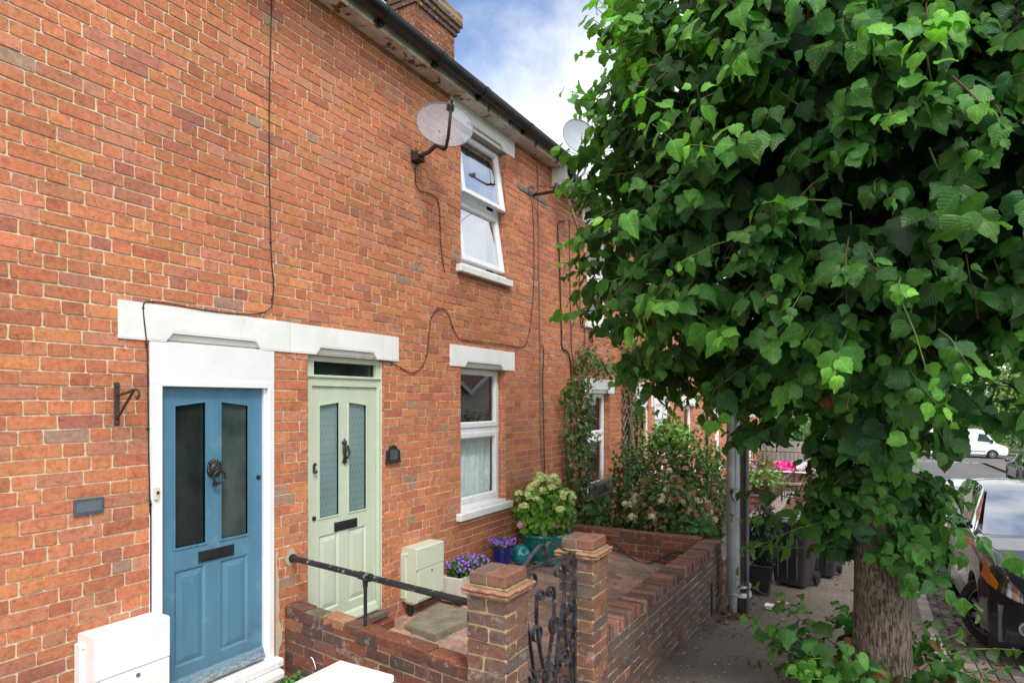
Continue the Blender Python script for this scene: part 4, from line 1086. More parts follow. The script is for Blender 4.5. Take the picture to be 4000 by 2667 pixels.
t = thing('junction_clip', 'small grey metal clamp holding the thick black cable', 'clamp', at_wall(2180, 963))
b = MB(); p = at_wall(2178, 963); b.box(WX+.004, WX+.012, p[1]-.045, p[1]+.045, p[2]-.05, p[2]+.05, .003); b.box(WX+.01, WX+.07, p[1]-.03, p[1]+.02, p[2]-.03, p[2]-.02); b.box(WX+.01, WX+.07, p[1]-.03, p[1]+.02, p[2]+.02, p[2]+.03); b.build('plate', mat('galv_dull', (.17,.19,.21), (.12,.13,.15), rough=.5, metal=.3), t)

t = thing('line_bracket', 'grey iron telephone line bracket high on the wall right of the upper window', 'bracket', at_wall(2076, 755))
p0 = at_wall(2021, 727, .012); p1 = at_wall(2137, 791, .012); zc = (p0[2]+p1[2])/2
b = MB(); b.box(WX+.006, WX+.016, p0[1], p1[1], zc-.03, zc+.03, .003)
for q in (.06, .2, .36, .64, .8, .94): b.sphere(WX+.017, p0[1]+(p1[1]-p0[1])*q, zc, .009, 8, 6)
b.build('strap', mat('galv_dull', (.17,.19,.21)), t)
b = MB(); pm = (p0[1]+p1[1])/2; b.box(WX+.012, WX+.36, pm-.02, pm+.02, zc-.005, zc+.005, .002); b.box(WX+.012, WX+.36, pm-.004, pm+.004, zc-.03, zc+.005); b.tube([(WX+.35, pm, zc-.05), (WX+.35, pm, zc+.09)], [.02,.024], 10); b.sphere(WX+.06, pm, zc+.01, .02, 8, 6); b.build('arm', M_rust, t, smooth='auto')
# overhead wire from the bracket toward the pole
t = thing('overhead_wire', 'thin black overhead wire from the wall bracket toward the tree', 'wire', (WX+.35, pm, zc))
b = MB(); b.tube([(WX+.06, pm-.2, zc-.02), (WX+.14, pm-.1, zc+.06), (WX+.36, pm, zc+.05), (WX+.75, pm+.35, zc+.30), (WX+1.8, pm+1.1, zc+.8), (-1.42, 8.0, 6.6)], .0045, 6, smooth=6); b.build('wire', M_cable, t, True)
# ================================================================== ground, pavement, road
def asphalt(name, c1, c2, patch, grit=(.22,.20,.16), gt=.66):
    t = NT(name); v = t.pos()
    c = t.mix(c1, c2, t.ramp(t.noise(v, .9, 5, .6), [(.38, 0), (.62, 1)]))
    c = t.mix(c, patch, t.math('MULTIPLY', t.ramp(t.noise(v, .35, 3), [(.52, 0), (.58, 1)]), .6))
    c = t.mix(c, t.ramp(t.noise(v, 160, 3, .7), [(.3, .55), (.7, 1.5)]), 1, 'MULTIPLY')
    c = t.mix(c, grit, t.math('MULTIPLY', t.ramp(t.noise(t.pos((1,1,1)), 75, 3, .6), [(gt, 0), (gt+.03, 1)]), .7))
    c = t.mix(c, (.025,.022,.020), t.ramp(t.noise(v, 3.3, 6, .7), [(.60, 0), (.75, .6)]))
    return t.done(t.bsdf(c, .9, 0, .25, t.noise(v, 130, 4, .7), .7, .006))
M_pave = asphalt('pavement_asphalt', (.150,.124,.102), (.112,.091,.075), (.160,.143,.125))
M_road = asphalt('road_asphalt', (.115,.112,.110), (.09,.088,.088), (.13,.128,.125), (.19,.18,.17))
M_kerb = mat('kerb_stone', (.33,.29,.25), (.24,.21,.18), 5, .9, bump=.5, bscale=50, c3=(.14,.12,.10), s3=12, t3=.62)
M_soil = mat('soil', (.055,.040,.028), (.035,.026,.02), 9, .95, bump=.9, bscale=25, c3=(.13,.08,.04), s3=20, t3=.60)
M_land = mat('far_ground', (.10,.11,.055), (.07,.08,.04), .3, .95, bump=.3, bscale=5)

def strip(name, x0, x1, ys, dz, m, xs=None):
    b = MB(); xs = xs if xs is not None else np.linspace(x0, x1, max(2, int((x1-x0)/.3)+1))
    b.grid(xs, ys, lambda x, y: gz(y)+dz(x, y) if callable(dz) else gz(y)+dz)
    return structure(b.build(name, m, None, True))
YS = np.concatenate([np.arange(-30, -2, 2), np.arange(-2, 14, .25), np.arange(14, 70, 1.0)])
XR, YJ = .64, 55.0
strip('ground', -400, 400, np.concatenate([np.arange(-300, -30, 30), np.arange(-30, 70, 4), np.arange(70, 900, 40)]), lambda x, y: -.42-(.0 if abs(x) < 60 else .5), M_land, np.array([-400,-200,-100,-60,-30,-12,-4.2,0,8,12,30,60,100,200,400.]))
strip('pavement', -1.7, XR-.14, YS[YS <= YJ], lambda x, y: .008*mnoise.noise(Vector((x*1.2, y*1.2, 0)))-.012*(x+1.7), M_pave)
kb = MB(); y = -6.0
while y < YJ-1:
    L_ = .9; kb.box(XR-.14, XR, y+.004, y+L_-.004, -.18, .0, .012)
    V = kb.v[-1]; V[:,2] += np.interp(V[:,1], [y, y+L_], [gz(y), gz(y+L_)])-.022+.003*random.random(); y += L_
structure(kb.build('kerb', M_kerb))
gt = MB()
brickwork(gt, (XR+.002, -6, 0), Y3, (1,0,0), Z3, YJ+5, .62, course=.125, L=.21, pattern='stretcher', pal=[((.19,.165,.145),3),((.14,.125,.115),3),((.23,.20,.17),2)], mortar=(.09,.075,.06), joint=.016, depth=.010, jit=.004, rng=np.random.default_rng(21), sub=.5)
for V in gt.v: V[:,2] += np.array([gz(q) for q in V[:,1]])-.115
structure(gt.build('gutter_setts', M_paver))
strip('road', XR+.62, 6.6, YS[YS <= YJ], lambda x, y: -.11+.03*math.sin((x-1.3)/5.3*PI), M_road)
strip('far_pavement', 6.6, 8.6, YS[YS <= YJ], 0, M_pave)
strip('cross_road', -45, 70, np.arange(YJ, 66.5, 1.0), -.10, M_road, np.linspace(-45, 70, 40))
strip('grass_verge', -60, 90, np.arange(66.5, 74, 1.5), .02, mat('verge_grass', (.07,.11,.035), (.10,.11,.04), 1.5, .95, bump=.8), np.linspace(-60, 90, 40))
rl = MB()
for k in range(9): 
    rl.box(1.6+k*.55, 1.6+k*.55+.35, 54.2, 54.4, 0, .004)
    V = rl.v[-1]; V[:,2] += gz(54.3)-.11+.03+.012
for k in range(14):
    rl.box(-20+k*6, -20+k*6+2.4, 60.6, 60.72, 0, .004); V = rl.v[-1]; V[:,2] += gz(60.6)-.10+.014
structure(rl.build('road_markings', mat('road_paint', (.62,.62,.60), (.5,.5,.48), 6, .8)))

# patio of the green-door house: clay pavers that fall toward the street
def patio_z(x, y):
    a = (x+3.86)/1.96; b = (y-3.3)/4.7
    return (1-a)*((1-b)*-.19 + b*-.02) + a*(-.27)
pv = MB()
brickwork(pv, (-3.86, 3.1, 0), (1,0,0), Y3, Z3, 2.2, 4.92, course=.108, L=.216, pattern='stretcher', pal=PAVER_PAL, mortar=(.085,.07,.055), joint=.007, depth=.005, jit=.0015, rng=np.random.default_rng(31), sub=.2)
for V in pv.v: V[:,2] += np.array([patio_z(p[0], p[1]) for p in V])
structure(pv.build('patio', M_paver))
fp = MB(); fp.grid(np.linspace(-3.86, -1.66, 8), np.linspace(-1.6, 3.25, 12), lambda x, y: -.235+.01*mnoise.noise(Vector((x*2, y*2, 0))))
structure(fp.build('front_path', M_conc))
gs = MB(); gs.grid(np.linspace(-3.86, -1.72, 10), np.linspace(8.05, 12.3, 18), lambda x, y: -.27-.02*(y-8)+.04*mnoise.noise(Vector((x*2, y*2, 0))))
structure(gs.build('garden_soil', M_soil))
gs = MB()
for k, (a, b, z) in enumerate(((12.42, 17.0, -.72), (17.1, 21.5, -.95), (21.6, 26.8, -1.15))): gs.grid(np.linspace(-3.86, -1.72, 4), np.linspace(a, b, 6), lambda x, y: z)
structure(gs.build('far_front_gardens', M_conc))

# ================================================================== garden walls, pillars, gate
GW = [(-3.86, 3.29), (-1.93, 3.035)]
t = thing('garden_wall', 'low weathered brick wall under the black handrail between the two front doors', 'wall', (-2.9, 3.2, -.3))
b = MB(); brick_block(b, GW[0], GW[1], .112, -.42, .332, course=.0815, pattern='stretcher', pal=GARDEN_PAL, ends=(False, True), jit=.0045, L=.235, mortar=(.38,.32,.23)); b.build('wall', M_garden, t)
cp = MB(); rg = np.random.default_rng(41); A = np.array(GW[0]); d_ = np.array(GW[1])-A; Lw = float(np.hypot(*d_)); u_ = d_/Lw
def obox(mb, org, u, a0, a1, n0, n1, z0, z1, b, c=None, slope=0):
    """box set along direction u; n is measured to its left"""
    M = np.eye(4); M[:3,0] = [u[0], u[1], slope]; M[:3,1] = [-u[1], u[0], 0]; M[:3,3] = [org[0], org[1], 0]
    s_ = mb.M; mb.M = M; mb.box(a0, a1, n0, n1, z0, z1, b, c); mb.M = s_
# taller loose bricks of the top course
a = .02
for k, (ln, h_, cc) in enumerate([(.23,.02,(.16,.075,.05)), (.22,.012,(.17,.14,.085)), (.24,.03,(.40,.19,.10)), (.15,.02,(.16,.085,.06)), (.16,.018,(.2,.075,.045)), (.24,.016,(.22,.08,.05)), (.25,.02,(.19,.075,.05)), (.24,.014,(.24,.09,.05))]):
    obox(cp, A, u_, a, a+ln-.01, -.006, .118, .29, .334+h_, .008, cc); a += ln
cp.build('coping', brick_mat('coping_brick', white=.38, grime=.8, moss=.35), t)

def pillar(label, x1, y0, w, zb, ztop, loc_group):
    t = thing('gate_pillar', label, 'pillar', (x1-w/2, y0+w/2, zb), group=loc_group)
    x0, y1 = x1-w, y0+w; b = MB(); zs = ztop-.137; rng = np.random.default_rng(int(y0*100))
    for (O, U, N) in (((x0,y0), (1,0,0), (0,-1,0)), ((x1,y0), (0,1,0), (1,0,0)), ((x1,y1), (-1,0,0), (0,1,0)), ((x0,y1), (0,-1,0), (-1,0,0))):
        H = zs-zb; off = -((math.ceil(H/.0815)*.0815)-H); par = 0 if abs(N[1]) else 1
        bed(b, (*O, zb), U, Z3, N, w, H, [], (.50,.38,.20))
        rects = []
        for i in range(int(math.ceil(H/.0815))):
            c = max(0, off+i*.0815); dd = off+(i+1)*.0815
            if (i+par) % 2: rects.append((0, w, c, dd, 0, 0))
            else: q = w*(.42+.16*rng.random()); rects += [(0, q, c, dd, 0, 1), (q, w, c, dd, 1, 0)]
        lay(b, (*O, zb), U, Z3, N, rects, rng, pick(PIL_PAL, len(rects), rng), .015, .008, .004, .009)
    b.build('shaft', M_garden, t)
    c = MB(); xm, ym = (x0+x1)/2, (y0+y1)/2
    def slab(e, za, zb2, jit, cc):
        n = 9; rr = []
        P = [(x0-e + (x1-x0+2*e)*i/n, y0-e) for i in range(n)] + [(x1+e, y0-e+(y1-y0+2*e)*i/n) for i in range(n)] + [(x1+e-(x1-x0+2*e)*i/n, y1+e) for i in range(n)] + [(x0-e, y1+e-(y1-y0+2*e)*i/n) for i in range(n)]
        P = [(p[0]+rng.normal(0, jit), p[1]+rng.normal(0, jit)) for p in P]
        m_ = len(P); ins = [(xm+(p[0]-xm)*.965, ym+(p[1]-ym)*.965) for p in P]
        v = [(*p, za) for p in ins] + [(*p, za+(zb2-za)*.3) for p in P] + [(*p, zb2-(zb2-za)*.3) for p in P] + [(*p, zb2) for p in ins]
        f = [[r*m_+i, r*m_+(i+1) % m_, (r+1)*m_+(i+1) % m_, (r+1)*m_+i] for r in range(3) for i in range(m_)] + [list(range(m_))[::-1], [3*m_+i for i in range(m_)]]
        c.add(v, f, cc)
    slab(.012, zs-.002, zs+.014, .003, (.33,.24,.12)); slab(.030, zs+.012, zs+.030, .004, (.36,.19,.115)); slab(.016, zs+.028, zs+.036, .002, (.30,.22,.12)); slab(.036, zs+.034, zs+.054, .004, (.38,.20,.125)); slab(.006, zs+.052, zs+.068, .004, (.32,.24,.12))
    c.build('creasing_tiles', M_garden, t)
    k = MB(); zc = zs+.066
    k.box(x0+.002, x0+w*.475, y0, y1, zc, ztop, .009, (.19,.120,.09)); k.box(x0+w*.5, x1-.002, y0-.003, y1+.002, zc, ztop+.003, .009, (.24,.115,.078))
    k.box(x0+w*.46, x0+w*.51, y0+.006, y1-.006, zc, ztop-.004, 0, (.33,.26,.15))
    k.build('cap', brick_mat('cap_brick', white=.12, grime=.6, moss=.2) if 'cap_brick' not in MATS else MATS['cap_brick'], t)
    return t
pillar('nearer brick gate pillar with the handrail fixed to it', -1.744, 2.978, .245, -.4, .92, 'gate pillars')
pillar('farther brick gate pillar joined to the street wall', -1.649, 3.99, .245, -.5, .93, 'gate pillars')

t = thing('handrail', 'black chipped iron handrail from the house wall to the near gate pillar', 'handrail', (-2.96, 3.22, .33))
HR0, HR1 = np.array((WX+.005, 3.345, .685)), np.array((-1.985, 3.105, .690))
hp = lambda q: tuple(HR0+(HR1-HR0)*q)
M_chip = mat('chipped_black_paint', (.013,.014,.017), (.022,.022,.026), 9, .38, bump=.5, bscale=45, c3=(.27,.26,.23), s3=22, t3=.605)
b = MB(); b.tube([hp(0), hp(.5), hp(1)], .0215, 14); q = .455; b.tube([hp(q-.03), hp(q+.03)], .028, 14); b.tube([hp(0), hp(.012)], .032, 12); b.build('rail', M_chip, t, smooth='auto')
pm = hp(q); b = MB(); b.tube([(pm[0], pm[1], .30), (pm[0], pm[1], pm[2])], .0125, 10); b.tube([(pm[0], pm[1], pm[2]-.075), (pm[0], pm[1], pm[2]-.02)], [.016,.02], 10); b.build('post', M_chip, t, smooth='auto')

# ---- wrought iron gate
t = thing('garden_gate', 'black wrought iron scroll gate between the two brick pillars', 'gate', (-1.72, 3.6, -.1))
G0, G1 = np.array((-1.865, 3.245)), np.array((-1.775, 3.975)); gd = G1-G0; GL = float(np.hypot(*gd)); gu = gd/GL; gn = np.array((gu[1], -gu[0]))
gp = lambda a, z, n=0.0: (G0[0]+gu[0]*a+gn[0]*n, G0[1]+gu[1]*a+gn[1]*n, z)
M_gate = mat('worn_gate_paint', (.022,.023,.028), (.065,.068,.076), 14, .28, bump=.3, bscale=60, c3=(.20,.20,.21), s3=20, t3=.62)
def strap(mb, pts, wd=.025, th=.009, sub=5):
    """flat bar bent in the plane of the gate"""
    P = [Vector((p[0], p[1], 0)) for p in pts]; P, _ = catmull(P, [0]*len(P), sub)
    n = len(P); v = []
    for i, p in enumerate(P):
        d = P[min(i+1, n-1)]-P[max(i-1, 0)]; d.normalize(); q = Vector((-d.y, d.x, 0))*th/2
        for e, w_ in ((1,-1),(1,1),(-1,1),(-1,-1)): v.append(gp(p.x+q.x*e, p.y+q.y*e, w_*wd/2))
    f = [[i*4+k, i*4+(k+1) % 4, (i+1)*4+(k+1) % 4, (i+1)*4+k] for i in range(n-1) for k in range(4)] + [[3,2,1,0], [(n-1)*4+k for k in range(4)]]
    mb.add(v, f)
def scroll(x, z, r, a0, turns, s=1, rin=.25, n=14): return [(x+math.cos(a0+s*2*PI*turns*i/n)*r*(1-(1-rin)*(i/n)**.8), z+math.sin(a0+s*2*PI*turns*i/n)*r*(1-(1-rin)*(i/n)**.8)) for i in range(n+1)]
zt, zb = .845, -.27
b = MB()
for a in (.012, GL-.012): b.box(0, 0, 0, 0, 0, 0) if False else strap(b, [(a, zb), (a, (zb+zt)/2), (a, zt)], .024, .020, 1)
strap(b, [(0, zt), (GL/2, zt), (GL, zt)], .024, .016, 1); strap(b, [(0, zb), (GL/2, zb), (GL, zb)], .024, .016, 1)
b.build('frame', M_gate, t)
b = MB(); m = GL/2                                     # swan-neck cresting
for e in (-1, 1): strap(b, [(m+e*GL*.47, zt+.005), (m+e*GL*.32, zt+.035), (m+e*GL*.15, zt+.105), (m+e*GL*.05, zt+.125), (m+e*.012, zt+.09), (m+e*.012, zt+.02)])
strap(b, scroll(m-.0, zt+.05, .026, PI/2, 1.0)); b.build('cresting', M_gate, t)
b = MB()
for e in (-1, 1):                                      # mirrored long bars ending in scrolls, with open rings between
    A0 = 0 if e > 0 else PI; A1 = PI-A0
    strap(b, scroll(m+e*.290, zt-.085, .062, A1, 1.15, -e, .3)[::-1] + [(m+e*.222, .56), (m+e*.245, .30), (m+e*.315, .02), (m+e*.325, zb)])
    strap(b, scroll(m+e*.155, zt-.085, .066, A0, 1.15, e, .3)[::-1] + [(m+e*.226, .62), (m+e*.165, .36), (m+e*.120, .12), (m+e*.135, -.1), (m+e*.115, zb)])
    strap(b, scroll(m+e*.052, zt-.20, .046, A0, 1.1, e, .3)[::-1] + [(m+e*.10, .50), (m+e*.06, .30), (m+e*.012, .16)])
    for (xx, z_, r_, a0, tn, s_, ri) in ((.268,.46,.068,0,1.05,1,.72), (.218,.16,.090,PI,1.55,-1,.30), (.222,-.06,.080,0,1.1,1,.62), (.052,.10,.098,0,1.5,1,.34), (.045,-.12,.080,PI,1.3,-1,.5), (.318,.27,.050,PI,1.1,-1,.6), (.100,.42,.058,0,1.1,1,.7), (.305,-.13,.052,PI,1.1,1,.6)):
        strap(b, scroll(m+e*xx, z_, r_, a0 if e > 0 else PI-a0, tn, s_*e, ri, 20))
    strap(b, [(m+e*.34, .42), (m+e*.30, .50), (m+e*.335, .58), (m+e*.36, .66)])
b.build('scrollwork', M_gate, t)

# ---- street wall with brick-on-edge coping, and the wall at the far end of the patio
t = thing('boundary_wall', 'brown brick street wall with brick-on-edge coping beside the pavement', 'wall', (-1.75, 6.2, -.6))
b = MB(); WA, WB, th = (-1.652, 4.225), (-1.648, 8.13), .212
brick_block(b, WA, WB, th, -.95, .15, course=.080, pattern='garden', pal=DARK_PAL, z1b=.05, jit=.003, ends=(False, True), top=None, mortar=(.52,.47,.38)); b.build('wall', M_dark_brick, t)
cp = MB(); a = 0.0; rg = np.random.default_rng(44); Lw = 8.13-4.225
pal = [((.27,.125,.09),3), ((.22,.115,.088),3), ((.17,.10,.082),2.5), ((.13,.095,.082),1.5)]
while a < Lw-.05:
    w_ = .0785*(1+rg.normal(0, .05)); j = rg.normal(0, .007)
    zt_ = .25-.1*(a+w_/2)/Lw + rg.normal(0, .007)
    obox(cp, WA, (0.001, 1.0), a+.012, a+w_-.012, -.004+j, th+.004+j, zt_-.105, zt_, .009, pick(pal, 1, rg, .24)[0]); a += w_
cp.box(WA[0]-th+.008, WA[0]-.008, WA[1], WB[1]-.01, .03, .135, 0, (.10,.085,.065))
cp.build('coping', brick_mat('edge_brick', white=.14, grime=.8, moss=.45), t)
b = MB(); b.box(WA[0]+.002, WA[0]+.02, 7.52, 7.58, -.62, -.23, .004); b.build('iron_stake', M_black, t)

t = thing('divider_wall', 'low red brick wall closing the far end of the patio', 'wall', (-2.8, 8.05, -.2))
b = MB(); brick_block(b, (-3.86, 7.97), (-1.86, 8.00), .11, -.5, .165, course=.0815, pattern='stretcher', pal=[((.27,.10,.055),3),((.22,.09,.055),3),((.17,.08,.055),2)], ends=(False, False), jit=.004, mortar=(.33,.27,.19)); b.build('wall', M_garden, t)
t = thing('garden_hose', 'thin black hose drooping along the low wall at the patio end', 'hose', (-2.3, 7.9, -.15))
b = MB(); b.tube([(-2.95,7.88,-.0), (-2.75,7.86,-.13), (-2.55,7.84,-.19), (-2.38,7.86,-.14), (-2.2,7.90,-.03), (-2.0,7.93,.0), (-1.88,7.9,.03)], .009, 8, smooth=6); b.build('hose', M_cable, t, True)

# ---- slab, pots and their plants
t = thing('paving_slab', 'thick gritty concrete slab lying on the patio by the sage meter box', 'slab', (-3.46, 4.7, -.2))
b = MB(); sl = [(-3.64,4.42), (-3.26,4.36), (-3.20,4.96), (-3.73,5.02)]
n_ = 7; V = []
for p, q in zip(sl, sl[1:]+sl[:1]): V += [(p[0]+(q[0]-p[0])*i/n_+random.gauss(0,.004), p[1]+(q[1]-p[1])*i/n_+random.gauss(0,.004)) for i in range(n_)]
m_ = len(V); cx_, cy_ = np.mean(V, 0)
vv = [(x, y, -.26) for x, y in V]+[(x, y, -.122) for x, y in V]+[(cx_+(x-cx_)*.98, cy_+(y-cy_)*.98, -.110) for x, y in V]
b.add(vv, [[r*m_+i, r*m_+(i+1) % m_, (r+1)*m_+(i+1) % m_, (r+1)*m_+i] for r in range(2) for i in range(m_)]+[[2*m_+i for i in range(m_)]])
b.build('slab', M_conc, t)

M_leafs = leaf_mat('small_leaf', False, .25, .5, .35)
M_petal = attr_mat('petal', .75, .2, .0, var=.1)
M_stem = mat('plant_stem', (.10,.075,.035), (.07,.055,.03), 9, .8)
VIO = [(.30,.12,.62), (.22,.08,.50), (.42,.20,.72)]
def violets(t, box, nl, nf, seed, zl):
    rg = np.random.default_rng(seed); x0, x1, y0, y1, z = box
    b = MB(); P = np.stack([rg.uniform(x0, x1, nl), rg.uniform(y0, y1, nl), z+zl*rg.random(nl)**.7], 1)
    leaves(b, P, rdir(nl, rg)+[0,0,.2], rdir(nl, rg)*.6+[.3,-.2,.8], .03+.02*rg.random(nl), colmix(nl, [(.05,.13,.025),(.08,.19,.03),(.03,.08,.02)], None, rg), 'simple')
    b.build('foliage', M_leafs, t)
    b = MB(); P = np.stack([rg.uniform(x0-.03, x1+.03, nf), rg.uniform(y0-.02, y1+.02, nf), z+zl*(.55+.65*rg.random(nf))], 1)
    for k in range(5):
        th = 2*PI*k/5+rg.random(nf)*.3; N = rdir(nf, rg)*.4+[.5,-.4,.5]; A_ = nrm(np.cross(N, [0.1,.2,1])); B_ = np.cross(nrm(N), A_)
        leaves(b, P, A_*np.cos(th)[:,None]+B_*np.sin(th)[:,None], N, .013+.004*rg.random(nf), colmix(nf, VIO, None, rg, .12), 'petal')
    b.build('flowers', M_petal, t)['kind'] = 'stuff'
t = thing('flower_trough', 'pale stone trough of violet bellflowers beside the sage meter box', 'planter', (-3.6, 5.55, -.09))
b = MB(); x0, x1, y0, y1, z0, z1 = -3.74, -3.50, 5.10, 5.66, -.10, .14
b.box(x0, x1, y0, y0+.03, z0, z1, .006); b.box(x0, x1, y1-.03, y1, z0, z1, .006); b.box(x1-.03, x1-.0006, y0+.029, y1-.029, z0, z1-.0006, .006); b.box(x0+.0006, x0+.03, y0+.029, y1-.029, z0, z1-.0006, .006)
b.build('trough', mat('pale_stone', (.56,.53,.46), (.48,.45,.39), 5, .75, bump=.2), t)
b = MB(); b.box(x0+.02, x1-.02, y0+.02, y1-.02, z0+.01, z1-.03); b.build('soil', M_soil, t)
violets(t, (x0+.02, x1-.0, y0+.04, y1-.04, .11), 800, 190, 51, .13)

t = thing('flower_pot', 'deep blue glazed pot of violet flowers left of the turquoise globe', 'flower pot', (-3.62, 6.10, -.06))
b = MB(); b.lathe([(.085,-.08),(.10,.06),(.112,.20),(.116,.235),(.116,.245),(.108,.245),(.104,.20),(.0,.20)], -3.62, 6.10, 0, 36); b.build('pot', glaze('blue_glaze', (.008,.016,.15), (.006,.012,.115)), t, smooth='auto')
violets(t, (-3.71, -3.53, 6.01, 6.19, .225), 420, 190, 52, .09)

t = thing('garden_globe', 'glossy turquoise glazed globe between the blue pot and the teal planter', 'ornament', (-3.53, 6.36, -.02))
b = MB(); b.sphere(-3.53, 6.36, .115, .120, 40, 24); b.build('globe', glaze('turquoise_glaze', (.004,.20,.24), (.006,.16,.20), .07), t, True)
b = MB(); b.lathe([(.07,0),(.055,.03),(.06,.05),(.04,.055)], -3.53, 6.36, -.06, 20); b.build('base_ring', M_blackp, t)

TX, TY = -3.50, 6.93
t = thing('planter', 'large fluted teal glazed planter holding the hydrangea', 'planter', (TX, TY, -.09))
b = MB(); pr = [(.185,-.09),(.20,-.075),(.20,-.06),(.185,-.045),(.215,.02),(.255,.12),(.277,.215),(.28,.24)]
b.lathe(pr, TX, TY, 0, 216, flute=.026, nf=36); b.lathe([(.276,.235),(.302,.243),(.310,.262),(.302,.282),(.278,.287),(.262,.275),(.258,.22),(.0,.22)], TX, TY, 0, 72)
b.build('pot', glaze('teal_glaze', (.006,.20,.185), (.003,.10,.10), .16), t, smooth='auto')
b = MB()
for q in (.4, 2.5, 4.6): b.box(TX+.15*math.cos(q)-.03, TX+.15*math.cos(q)+.03, TY+.15*math.sin(q)-.03, TY+.15*math.sin(q)+.03, -.16, -.085, .008)
b.build('pot_feet', M_blackp, t)

GRN = [(.055,.14,.025), (.09,.20,.035), (.04,.10,.022), (.13,.24,.05)]
t = thing('hydrangea', 'hydrangea with cream and lime flower heads in the teal planter', 'plant', (TX, TY, .22))
rg = np.random.default_rng(61); b = MB(); fl = MB(); sm = MB()
b_pts, _ = foliage(b, 520, (TX, TY, .54), (.38,.38,.33), .10, [(.12,.27,.03), (.18,.36,.045), (.08,.19,.028), (.26,.42,.06)], [4,3,2,1], 'simple', .5, rg, .35, .25, 3)
b.build('foliage', M_leafs, t)
CRM = [(.62,.70,.20), (.74,.76,.40), (.48,.62,.12), (.82,.80,.60)]
for k in range(34):
    th = rg.random()*2*PI; q = .10+.30*rg.random(); p = (TX+math.cos(th)*q*1.05, TY+math.sin(th)*q*1.05, .90-1.9*q*q+rg.normal(0,.06))
    r_ = .040+.026*rg.random(); flowerhead(fl, p, r_, CRM, 70, rg, .021, [3,2,3,1.4], .8)
    sm.tube([(TX+(p[0]-TX)*.25, TY+(p[1]-TY)*.25, .2), (TX+(p[0]-TX)*.7, TY+(p[1]-TY)*.7, .5), p], .004, 5, smooth=3)
fl.build('flower_heads', M_petal, t); sm.build('stems', M_stem, t)
t = thing('geranium', 'pink geranium flowers at the left rim of the teal planter', 'plant', (TX-.2, TY-.2, .25))
fl = MB(); flowerhead(fl, (TX-.17, TY-.31, .40), .045, [(.70,.22,.36),(.78,.45,.52),(.60,.10,.26)], 60, rg, .028); flowerhead(fl, (TX+.22, TY-.10, .38), .03, [(.60,.10,.26),(.75,.35,.45)], 36, rg, .024); fl.build('flowers', M_petal, t)
sm = MB(); sm.tube([(TX-.12, TY-.22, .2), (TX-.17, TY-.31, .40)], .004, 5); sm.tube([(TX+.15, TY-.08, .2), (TX+.22, TY-.10, .38)], .004, 5); sm.build('stems', M_stem, t)

# ---- white capped post in the foreground, weeds by the step
t = thing('white_post', 'white painted gate post with a shallow pyramid cap at the bottom edge', 'post', (-2.09, 2.11, -.3))
b = MB(); b.box(-2.20, -1.98, 1.99, 2.21, -.35, .585, .008); b.build('shaft', M_white, t)
b = MB(); x0, x1, y0, y1 = -2.262, -1.925, 1.925, 2.262; z0, z1, zp = .585, .618, .655; xm, ym = (x0+x1)/2, (y0+y1)/2; e = .006
b.add([(x0,y0,z0),(x1,y0,z0),(x1,y1,z0),(x0,y1,z0),(x0,y0,z1-e),(x1,y0,z1-e),(x1,y1,z1-e),(x0,y1,z1-e),(x0+e,y0+e,z1),(x1-e,y0+e,z1),(x1-e,y1-e,z1),(x0+e,y1-e,z1),(xm,ym,zp)],
      [[3,2,1,0]]+[[k,(k+1) % 4,4+(k+1) % 4,4+k] for k in range(4)]+[[4+k,4+(k+1) % 4,8+(k+1) % 4,8+k] for k in range(4)]+[[8+k,8+(k+1) % 4,12] for k in range(4)])
b.build('cap', M_gloss, t)
t = thing('weed', 'small bright green weed growing beside the white doorstep', 'weed', (-3.62, 3.16, -.22))
b = MB(); rg = np.random.default_rng(71); foliage(b, 150, (-3.60, 3.17, -.17), (.13,.075,.08), .042, [(.07,.20,.03),(.10,.26,.04),(.05,.14,.03)], None, 'simple', 0, rg, .3, .2, 1, 1.0); b.build('foliage', M_leafs, t)
t = thing('white_wire', 'short curl of white wire on the low wall by the weed', 'wire', (-3.4, 3.2, .05))
b = MB(); b.tube([(-3.535,3.242,.02), (-3.515,3.225,.038), (-3.485,3.218,.03), (-3.465,3.215,.0), (-3.46,3.22,-.035)], .0035, 6, smooth=5); b.build('wire', M_gloss, t, True)

